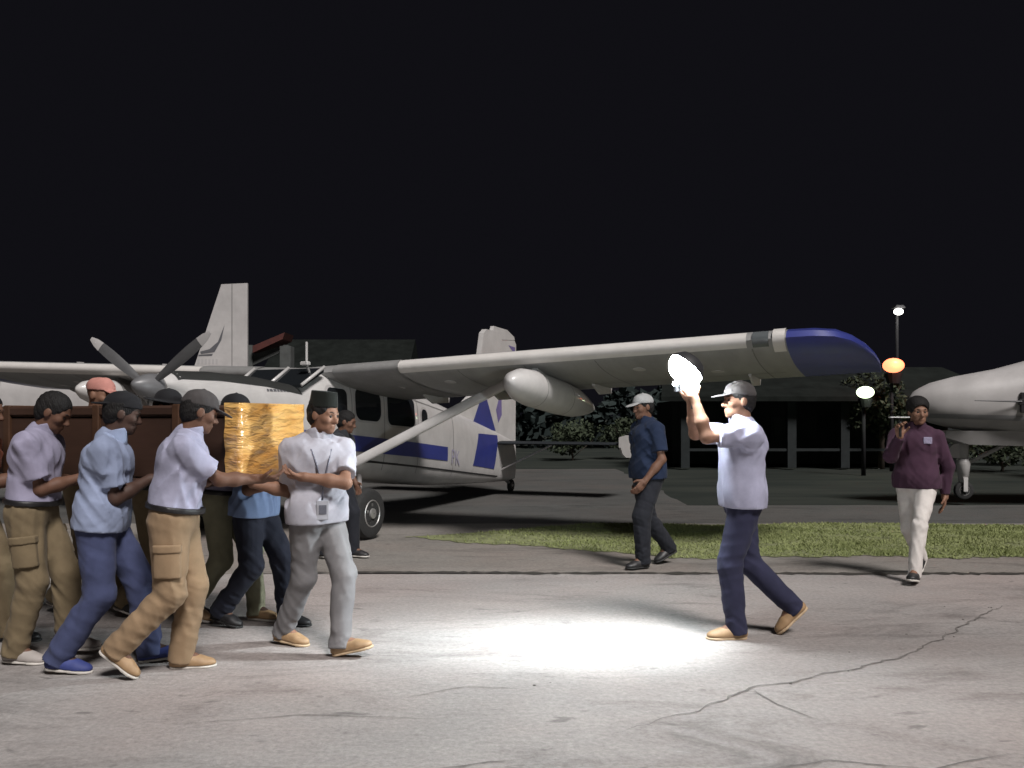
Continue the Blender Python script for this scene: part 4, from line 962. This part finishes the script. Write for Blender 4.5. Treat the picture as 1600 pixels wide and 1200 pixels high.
M_leaf = mat('leaf_dark', (.030, .042, .020), .8, .4, 3); M_bark = mat('bark', (.05, .038, .028), .9, .3, 6)
def bush(label, at, w, hgt, seed, name='bush', nleaf=1500, trunk=0.06, leaf=.09):
    r_ = np.random.default_rng(seed); o = empty(name, (at[0], at[1], -.1), label=label, cat='tree' if name == 'tree' else 'bush', group=None)
    t = MB()
    t.tube([(0, 0, -.05), (.04, 0, hgt * trunk), (-.03, .05, hgt * .7)], [.07 * hgt * .5, .05 * hgt * .5, .015], 8)
    for k in range(5): a = k * 1.3; t.tube([(.02, 0, hgt * (trunk + .05 * k)), (math.cos(a) * w * .3, math.sin(a) * w * .3, hgt * (.5 + .07 * k))], [.03 * hgt * .4, .008], 6)
    t.build('trunk', M_bark, o, smooth=True)
    cl = r_.normal(0, 1, (16, 3)); cl /= np.linalg.norm(cl, axis=1)[:, None]; cl *= r_.uniform(.3, .85, (16, 1)); cr = r_.uniform(.22, .42, 16)
    ci = r_.integers(0, 16, nleaf); d = r_.normal(0, 1, (nleaf, 3)); d /= np.linalg.norm(d, axis=1)[:, None]
    p = cl[ci] + d * cr[ci][:, None] * r_.uniform(.5, 1, (nleaf, 1)) ** .5
    p = p * np.array([w / 2, w / 2, hgt * (1 - trunk) / 2]) + np.array([0, 0, hgt * (1 + trunk) / 2])
    u = r_.normal(0, 1, (nleaf, 3)); u /= np.linalg.norm(u, axis=1)[:, None]; v_ = np.cross(u, r_.normal(0, 1, (nleaf, 3))); v_ /= np.linalg.norm(v_, axis=1)[:, None]
    sz = r_.uniform(.6, 1.2, (nleaf, 1)) * leaf
    V = np.stack([p - u * sz, p + v_ * sz * .5, p + u * sz, p - v_ * sz * .5], 1).reshape(-1, 3)
    obj_np('crown', V, np.arange(4 * nleaf).reshape(-1, 4), M_leaf, o, smooth=False)
tg = np.random.default_rng(21); nt_ = 26000
tx = tg.uniform(-60, 75, nt_); top_ = 2.3 + .7 * np.sin(tx * .31) + .5 * np.sin(tx * .83 + 1) + .35 * np.sin(tx * 2.1 + 2); tp = np.stack([tx, tg.uniform(46, 50, nt_), top_ * tg.uniform(0, 1, nt_) ** .7 - .1], 1)
tu = tg.normal(0, 1, (nt_, 3)); tu /= np.linalg.norm(tu, axis=1)[:, None]; tv = np.cross(tu, tg.normal(0, 1, (nt_, 3))); tv /= np.linalg.norm(tv, axis=1)[:, None]; ts = tg.uniform(.18, .4, (nt_, 1))
obj_np('treeline', np.stack([tp - tu * ts, tp + tv * ts * .6, tp + tu * ts, tp - tv * ts * .6], 1).reshape(-1, 3), np.arange(4 * nt_).reshape(-1, 4), mat('leaf_far', (.028, .037, .036), .9, .4, .5, spec=.05), smooth=False, kind='stuff')
bush('small tree lit red beside the orange beacon lamp', (11.2, 27.2), 2.4, 3.2, 1, 'tree', 2600, .3)
bush('low dark bush beyond the tail of the utility plane', (2.2, 33), 2.6, 1.5, 2)
bush('rounded dark bush between the tail and the man in navy', (4.4, 34), 2.6, 1.7, 3)
bush('dark bush just past the wing tip near the shed corner', (5.6, 30), 2.2, 1.5, 4)
bush('wide dark bush behind the commuter plane nose wheel', (14.2, 26), 3.4, 1.6, 5)
bush('dark bush behind the commuter plane nose', (16.6, 29), 3.0, 2.0, 6)

# ------------------------------------------------------------------ the carried box
ca = R(-20); bd = Vector((math.cos(ca), math.sin(ca), 0)); bn = Vector((-math.sin(ca), math.cos(ca), 0))   # along, across (away)
NF = Vector((-1.61, 5.27, 0)); BW, BL, BZ0, BZ1 = .66, 2.15, 1.055, 1.505
box = empty('wrapped_coffin', tuple(NF - bd * (BL / 2) + bn * (BW / 2) + Vector((0, 0, BZ0))), ca, label='long brown coffin box carried by the men, its front end wrapped in shiny amber tape', cat='coffin')
M_wood = mat('coffin_brown', (0.045, 0.022, 0.014), .55, .25, 5, .2, 14, stretch=(.3, 1, 1))
def tape_mat():
    m = bpy.data.materials.new('amber_tape'); m.use_nodes = True; nt = m.node_tree; p = nt.nodes['Principled BSDF']; N = nt.nodes; L = nt.links
    p.inputs['Roughness'].default_value = .2; p.inputs['Coat Weight'].default_value = 1.0; p.inputs['Coat Roughness'].default_value = .05; p.inputs['Coat IOR'].default_value = 1.8
    tc = N.new('ShaderNodeTexCoord'); mp = N.new('ShaderNodeMapping'); mp.inputs['Scale'].default_value = (1, .8, 3.2); L.new(tc.outputs['Object'], mp.inputs[0])
    n = N.new('ShaderNodeTexNoise'); n.inputs['Scale'].default_value = 5; n.inputs['Detail'].default_value = 5; L.new(mp.outputs[0], n.inputs[0])
    r_ = N.new('ShaderNodeValToRGB'); r_.color_ramp.elements[0].position = .3; r_.color_ramp.elements[1].position = .7
    r_.color_ramp.elements[0].color = (.54, .26, .062, 1); r_.color_ramp.elements[1].color = (.72, .44, .15, 1); L.new(n.outputs[0], r_.inputs[0]); L.new(r_.outputs[0], p.inputs['Base Color'])
    n2 = N.new('ShaderNodeTexNoise'); n2.inputs['Scale'].default_value = 13; n2.inputs['Detail'].default_value = 3; n2.inputs['Distortion'].default_value = .6; L.new(mp.outputs[0], n2.inputs[0])
    b = N.new('ShaderNodeBump'); b.inputs['Strength'].default_value = .75; b.inputs['Distance'].default_value = .03; L.new(n2.outputs[0], b.inputs['Height']); L.new(b.outputs[0], p.inputs['Normal']); return m
M_tape = tape_mat()
hz = BZ1 - BZ0
MB().box((0, 0, (hz - .07) / 2), (BL, BW - .03, hz - .07), bev=.012).build('body', M_wood, box, auto=30)
MB().box((0, 0, hz - .035), (BL + .02, BW, .068), bev=.014).build('lid', M_wood, box, auto=30)
for x in (-.75, 0, .62): MB().box((x, 0, hz / 2), (.055, BW + .012, hz + .012), bev=.006).build('strap', mat('strap_brown', (.065, .032, .018), .4, .2, 8), box)
# crumpled tape over the front end: a dense displaced shell, real wrinkles
def shell_end():
    r_ = np.random.default_rng(11); nu, nv = 64, 50; x1 = BL / 2 + .016; v = []; f = []
    ks = [(r_.normal(0, 16), r_.normal(0, 44), r_.uniform(0, 6.3), r_.uniform(.3, 1)) for _ in range(12)]
    def bumpf(a, b): return sum(w_ * math.sin(ka * a + kb * b + ph + 1.2 * math.sin(9 * a + 5 * b + ph)) for ka, kb, ph, w_ in ks) * .0027
    per = [(-.34, BW / 2 + .010)]   # across profile: wraps from far side round the front to the near side
    prof = []
    wrap = .10; total = wrap * 2 + BW + .02
    for i in range(nu + 1):
        s_ = total * i / nu
        if s_ < wrap: prof.append((x1 - wrap + s_, BW / 2 + .010, 0))
        elif s_ < wrap + BW + .02: prof.append((x1, BW / 2 + .010 - (s_ - wrap), 1))
        else: prof.append((x1 - (s_ - wrap - BW - .02), -BW / 2 - .010, 2))
    for i, (x, y, k) in enumerate(prof):
        for j in range(nv + 1):
            z = -.012 + (hz + .024) * j / nv; d = bumpf(i * total / nu, z) + .004
            ed = min(1, min(j, nv - j) / 3)
            if k == 0: v.append((x, y + d, z))
            elif k == 1: v.append((x + d - .012 * (1 - ed), y, z))
            else: v.append((x, y - d, z))
    for i in range(nu):
        for j in range(nv): a = i * (nv + 1) + j; f.append((a, a + 1, a + nv + 2, a + nv + 1))
    return v, f
v, f = shell_end(); obj('taped_end', v, f, M_tape, box, smooth=True)
MB().box((BL / 2 - .04, 0, hz + .006), (.10, BW + .02, .012)).build('taped_top', M_tape, box)

def on_box(along, across, z):     # along: metres back from the front end, across: from near side
    p = NF - bd * along + bn * across; return (p.x, p.y, z, 1)

# ------------------------------------------------------------------ people
sh_lav = cloth('lavender', (0.28, 0.265, 0.36)); sh_lav2 = cloth('pale_lilac', (0.31, 0.31, 0.41)); sh_blue = cloth('pale_blue', (0.24, 0.28, 0.40)); sh_white = cloth('white', (0.36, 0.355, 0.40))
sh_dark = cloth('charcoal', (0.028, 0.030, 0.034)); sh_navy = cloth('navy', (0.013, 0.021, 0.046)); sh_plum = cloth('plum', (0.055, 0.026, 0.045)); sh_mid = cloth('blue_shirt', (0.16, 0.22, 0.36)); sh_brown = cloth('rust', (.16, .05, .028))
tr_khaki = cloth('khaki', (0.26, 0.18, 0.11)); tr_khaki2 = cloth('olive_khaki', (0.17, 0.13, 0.078), var=.2); tr_jean = cloth('denim', (0.055, 0.066, 0.135), var=.18); tr_grey = cloth('light_grey', (0.17, 0.165, 0.17), .6)
tr_navy = cloth('black_navy', (0.020, 0.022, 0.034)); tr_indigo = cloth('indigo', (0.026, 0.027, 0.055)); tr_white = cloth('offwhite', (0.60, 0.56, 0.53)); tr_green = cloth('sage', (0.24, 0.235, 0.16)); tr_black = cloth('black', (.016, .017, .022))
leather = mat('belt_leather', (.012, .011, .012), .45, .1, 9); hairm = mat('hair_black', (.010, .009, .009), .7, .3, 60, .8, 150, spec=.25, stretch=(1, 1, .35))
cap_black = cloth('cap_black', (.014, .014, .016)); cap_grey = cloth('cap_grey', (.06, .055, .055)); cap_white = cloth('cap_white', (.30, .30, .30)); cap_pink = cloth('cap_pink', (.42, .19, .16)); peci = cloth('peci_velvet', (.010, .012, .010))
sho_tan = mat('shoe_tan', (.30, .19, .10), .6, .15, 12); sho_black = mat('shoe_black', (.018, .017, .018), .5, .15, 12); sho_blue = mat('shoe_blue', (.035, .05, .19), .7, .1, 12); sho_grey = mat('shoe_grey', (.33, .30, .28), .7, .12, 12)
sol_white = mat('sole_white', (.52, .49, .45), .7, .1, 15); sol_brown = mat('sole_brown', (.16, .10, .06), .7, .1, 15); sol_black = mat('sole_black', (.02, .02, .02), .7, .1, 15); sol_tan = mat('sole_tan', (.45, .33, .21), .7, .1, 15)

def P(x, y): g_ = ground(x, y); return (g_.x, g_.y)

# front bearer in white, turned to the viewer, hands on the front end of the box
q = person('front bearer in white shirt, grey trousers and black peci, with an identity badge', (-1.20, 5.52), R(-12), 1.635,
       [(-.02 + .22, -.12, R(6), R(-14), 0.0), (-.26, .08, R(-8), R(6), 0)],
       [(-1.235, 5.345, 1.075, 1), on_box(.02, .16, 1.03)], pelvis_yaw=R(-25), torso_yaw=R(-55), lean=.03, head_yaw=R(40), head_pitch=.14, tone='tan', shirt_mat=sh_white, trouser_mat=tr_grey,
       hair_mat=hairm, cap=('peci', peci), shoe_mat=sho_tan, sole_mat=sol_tan, tucked=False, seed=3, leg_w=1.0, group='men carrying the coffin box',
       elbow=((.55, .7, -.5), None), hand_dir=((-1, .30, .0), (0, 1, .2)), palm=((0, .25, 1), (0, 0, 1)), curl=(1.0, .7))
rt, Rt_ = q['root'], q['Rt']
def on_chest(x, y, z): return tuple(q['chest'] + Rt_ @ vec(x, y, z))
lan = MB(); lan.tube([on_chest(.03, .085, .165), on_chest(.118, .06, .10), on_chest(.152, .03, 0), on_chest(.158, .004, -.12), on_chest(.160, 0, -.2)], .006, 6); lan.tube([on_chest(.03, -.085, .165), on_chest(.118, -.06, .10), on_chest(.152, -.03, 0), on_chest(.158, -.004, -.12)], .006, 6)
lan.build('lanyard', mat('lanyard_grey', (.10, .10, .13), .6, .1, 9), rt, smooth=True)
M4 = Matrix(Rt_.tolist()).to_4x4(); M4.translation = Vector(on_chest(.168, 0, -.26))
bdg = MB().box((0, 0, 0), (.006, .075, .115), bev=.003, M=M4).build('badge', mat('badge_card', (.30, .30, .33), .35, .1, 9), rt)
M5 = M4.copy(); M5.translation = Vector(on_chest(.1725, 0, -.255)); MB().box((0, 0, 0), (.004, .045, .055), M=M5).build('badge_photo', mat('badge_print', (.09, .09, .11), .4, .2, 40), bdg)

# near-side bearers
person('bearer in grey cap and khaki cargo trousers nearest the taped end', (-1.89, 5.02), R(8), 1.63,
       [(.02, .09, R(4), R(0), 0), (-.27, -.10, R(-4), R(38), 0.0)], [on_box(.30, .06, 1.03), (-1.47, 5.18, 1.075, 1)], torso_yaw=R(6), lean=.16, head_yaw=R(14), head_pitch=.22, tone='brown',
       shirt_mat=sh_lav2, trouser_mat=tr_khaki, cap=('cap', cap_grey), shoe_mat=sho_tan, sole_mat=sol_white, belt_mat=leather, tucked=True, build=1.1, leg_w=1.12, seed=5, pocket=True, group='men carrying the coffin box',
       hair_mat=hairm, hand_dir=((.3, 1, .1), (1, .25, 0)), palm=((0, 0, 1), (0, .4, 1)), curl=(.7, .8))
person('bearer in untucked pale blue shirt, jeans and blue sneakers', (-2.345, 5.12), R(10), 1.65,
       [(.24, .08, R(4), R(-6), 0), (-.20, -.09, R(-6), R(6), 0)], [on_box(.75, .06, 1.03), (-2.10, 5.20, 1.075, 1)], torso_yaw=R(4), lean=.12, head_yaw=R(8), head_pitch=.18, tone='dark',
       shirt_mat=sh_blue, trouser_mat=tr_jean, hair_mat=hairm, cap=('cap_back', cap_black), shoe_mat=sho_blue, sole_mat=sol_white, tucked=False, leg_w=1.12, seed=8, group='men carrying the coffin box',
       hand_dir=((.3, 1, .1), (.8, .5, 0)), palm=((0, 0, 1), (0, 0, 1)), curl=(.7, .8))
person('bearer in lavender shirt and olive trousers looking down', (-2.83, 5.29), R(6), 1.63,
       [(.17, .09, R(4), R(0), 0.03), (-.06, -.09, R(-6), R(4), 0)], [on_box(1.2, .06, 1.03), (-2.57, 5.36, 1.075, 1)], torso_yaw=R(-4), lean=.10, head_yaw=R(4), head_pitch=.45, tone='brown',
       shirt_mat=sh_lav, trouser_mat=tr_khaki2, hair_mat=hairm, shoe_mat=sho_grey, sole_mat=sol_white, belt_mat=leather, tucked=True, leg_w=1.12, seed=12, pocket=True, group='men carrying the coffin box',
       hand_dir=((.3, 1, .1), (1, .35, 0)), palm=((0, 0, 1), (0, 0, 1)), curl=(.7, .8))
person('bearer in rust shirt cut by the picture edge', (-3.40, 5.62), R(5), 1.66,
       [(.2, .09, 0, 0, 0), (-.22, -.09, 0, R(10), 0)], [on_box(1.75, .06, 1.03), (-3.05, 5.66, 1.08, 1)], lean=.1, head_pitch=.15, tone='brown', res=.008,
       shirt_mat=sh_brown, trouser_mat=tr_khaki2, hair_mat=hairm, shoe_mat=sho_black, sole_mat=sol_black, seed=15, group='men carrying the coffin box', hand_dir=((0, 1, .1), (1, .3, 0)), palm=((0, 0, 1), (0, 0, 1)))
# far-side bearers
def far(label, at, H, along, seed, **kw):
    person(label, at, R(-16), H, [(.20, .09, 0, 0, 0), (-.20, -.09, 0, R(14), 0)], [(at[0] + .28, at[1] - .06, 1.02, 1), on_box(along, BW - .06, 1.03)], lean=.10, res=.008, seed=seed, group='men carrying the coffin box',
           hand_dir=((.7, -.7, 0), (.3, -1, .1)), palm=((0, 0, 1), (0, 0, 1)), **kw)
far('short bearer in blue shirt and black-navy trousers behind the taped end', (-1.77, 6.16), 1.58, .12, 21, tone='brown', shirt_mat=sh_mid, trouser_mat=tr_navy, hair_mat=hairm, shoe_mat=sho_black, sole_mat=sol_black, tucked=False, leg_w=1.1)
far('bearer in black cap and sage trousers on the far side of the box', (-2.03, 6.32), 1.66, .45, 22, tone='dark', shirt_mat=sh_lav, trouser_mat=tr_green, cap=('cap', cap_black), hair_mat=hairm, shoe_mat=sho_tan, sole_mat=sol_white, belt_mat=leather)
far('bearer in black wide-brimmed hat on the far side of the box', (-2.56, 6.46), 1.70, .98, 23, tone='tan', shirt_mat=sh_dark, trouser_mat=tr_khaki2, cap=('brim', cap_black), hair_mat=hairm, shoe_mat=sho_black, sole_mat=sol_white, belt_mat=leather)
far('tall bearer in salmon-pink cap beyond the box', (-3.12, 6.62), 1.80, 1.42, 24, tone='tan', shirt_mat=cloth('tan_shirt', (.30, .18, .10)), trouser_mat=tr_khaki2, cap=('cap', cap_pink), shoe_mat=sho_grey, sole_mat=sol_white)
# bystander in dark clothes beside the plane's wheel
person('bystander in dark clothes standing beside the main wheel of the plane', (-1.80, 9.25), R(-20), 1.56, [(.14, .08, 0, 0, 0), (-.10, -.09, R(-8), 0, 0)], [(.10, .06, -.47), (.10, -.06, -.47)], lean=.1, head_yaw=R(15), head_pitch=.2,
       tone='brown', shirt_mat=sh_dark, trouser_mat=tr_black, hair_mat=hairm, shoe_mat=sho_black, sole_mat=sol_white, seed=31, res=.008)

# the man with the lamp
LED = Vector((1.115, 5.74, 1.745))
q = person('man in pale lilac shirt and indigo trousers holding up a bright lamp', (1.50, 5.85), R(180), 1.70,
       [(.05, .06, R(3), R(0), 0), (-.34, -.06, R(0), R(42), 0)], [(1.165, 5.70, 1.545, 1), (1.165, 5.84, 1.545, 1)], torso_yaw=R(4), lean=-.02, head_yaw=R(4), head_pitch=.0, tone='tan',
       shirt_mat=sh_lav2, trouser_mat=tr_indigo, cap=('cap', cap_grey), hair_mat=hairm, shoe_mat=sho_tan, sole_mat=sol_tan, tucked=False, leg_w=1.02, seed=41, elbow=((.3, .15, -1), (.3, -.35, -1)), curl=(1.15, 1.15), hand_dir=((-.5, .1, .85), (-.5, -.1, .85)), palm=((0, 1, .2), (0, -1, .2)))
# lamp: lit panel in a housing on a grip, above a phone clamp
n_ = Vector((-.66, -.17, -.73)).normalized(); right = n_.cross(Vector((0, 0, 1))).normalized(); upv = right.cross(n_).normalized()
ML = Matrix((right, upv, n_)).transposed().to_4x4(); ML.translation = LED
led = empty('video_lamp', (LED.x + .05, LED.y + .02, LED.z - .24), label='blazing white video lamp held up in both hands of the man in indigo trousers', cat='lamp')
inv = Matrix.Translation(-led.location)
Mh = inv @ ML; MBx = MB().loft([[tuple(Mh @ Vector((r_ * math.cos(2 * math.pi * k / 28), r_ * math.sin(2 * math.pi * k / 28), d_))) for k in range(28)] for r_, d_ in ((.05, -.085), (.085, -.07), (.115, -.03), (.125, -.001))])
hsg = MBx.build('housing', mat('lamp_housing', (.03, .03, .032), .5, .1, 10), led, auto=30)
Ml = inv @ ML; dome = [[tuple(Ml @ Vector((r_ * math.cos(2 * math.pi * k / 28), r_ * math.sin(2 * math.pi * k / 28), d_))) for k in range(28)] for r_, d_ in ((.118, .0), (.117, .018), (.108, .042), (.090, .064), (.062, .082), (.030, .092), (.004, .095))]
MB().loft(dome).build('lit_dome', mat('lit_dome', (1, 1, 1), .5, 0, emit=(.88, .97, 1.0), emit_s=800), led, smooth=True)
MB().tube([(0, 0, -.02), (.012, .0, .06), (-.03, -.01, .22)], [.017, .017, .014], 12).build('grip', MATS['lamp_housing'], led, smooth=True)
MB().box((-.03, -.01, .115), (.05, .09, .02), bev=.004).build('clamp', MATS['lamp_housing'], led)
sp_d = bpy.data.lights.new('video_lamp_beam', 'SPOT'); sp_d.energy = 600; sp_d.spot_size = R(98); sp_d.spot_blend = 1.0; sp_d.shadow_soft_size = .05; sp_d.color = (.88, .97, 1.0)
sp_o = bpy.data.objects.new('video_lamp_beam', sp_d); C.objects.link(sp_o); sp_o.parent = led; sp_o.location = tuple(LED + n_ * .12 - led.location)
sp_o.scale = (.50, 1.0, 1.0); sp_o.rotation_euler = (LED - Vector((.40, 5.72, 0))).to_track_quat('Z', 'Y').to_euler()
ph = empty('phone', (LED.x - .055, LED.y - .0, LED.z - .115), R(4), label='phone clamped under the blazing lamp', cat='phone')
MB().box((0, 0, 0), (.009, .155, .074), bev=.004).build('case', mat('phone_case', (.04, .04, .045), .3, .1, 10), ph)
MB().box((.0055, 0, 0), (.002, .145, .066)).build('screen', mat('phone_screen', (.3, .33, .36), .2, 0, emit=(.75, .85, 1), emit_s=1.2), ph)

MB().sphere((-.012, .05, .02), .014, 10, 6, (.5, 1, 1)).build('flash', mat('phone_flash', (1, 1, 1), .5, 0, emit=(.9, .97, 1), emit_s=60), ph, smooth=True)
# man in navy under the wing
person('man in white cap, navy shirt and black trousers under the wing', P(1012, 884), R(205), 1.71, [(.10, .07, R(4), 0, 0), (-.30, -.09, R(-4), R(24), 0)], [(.16, .03, -.47), (-.03, -.06, -.52)], lean=.02, head_yaw=R(0), head_pitch=.12,
       tone='brown', shirt_mat=sh_navy, trouser_mat=tr_black, cap=('cap', cap_white), hair_mat=hairm, shoe_mat=sho_black, sole_mat=sol_black, tucked=False, seed=51, leg_w=1.1)
# person with the raised phone at the right
wp = P(1432, 903)
q = person('walker in plum sweater and white trousers raising a phone on a grip', wp, R(-128), 1.68, [(.27, .05, R(6), R(-10), 0), (-.30, -.04, R(-4), R(26), 0)], [(-.06, .07, -.52), (1385 / F * 8 - 800 / F * 8, 7.72, 1.27, 1)], lean=.0, head_yaw=R(20), torso_yaw=R(14), head_pitch=.05,
       tone='tan', shirt='sweater', shirt_mat=sh_plum, trouser_mat=tr_white, hair_mat=hairm, hair_long=True, shoe_mat=sho_black, sole_mat=sol_white, tucked=False, sleeve='long', seed=61, leg_w=.86, build=.92, hand_dir=(None, (-.1, -.1, 1)), palm=(None, (0, -.6, .2)), curl=(.45, 1.25))
obj_e = q['arms'][1][1] + q['loc'] + vec(-.01, -.03, .10)
ph2 = empty('phone_on_grip', tuple(obj_e), R(-8), label='flat white-edged phone on a short grip held up by the walker', cat='phone')
MB().tube([(0, 0, -.10), (0, 0, .055)], .011, 10).build('grip', MATS['lamp_housing'], ph2, smooth=True)
MB().box((-.01, 0, .066), (.16, .078, .010), bev=.004).build('phone_body', mat('phone_white', (.7, .7, .7), .3, .05, 10), ph2)
M6 = Matrix(q['Rt'].tolist()).to_4x4()
bp_ = q['chest'] + q['Rt'] @ vec(.128, .09, .07); M6.translation = Vector(bp_)
MB().box((0, 0, 0), (.012, .07, .06), bev=.004, M=M6).build('emblem', mat('emblem_lilac', (.30, .27, .38), .7, .3, 30), q['root'])
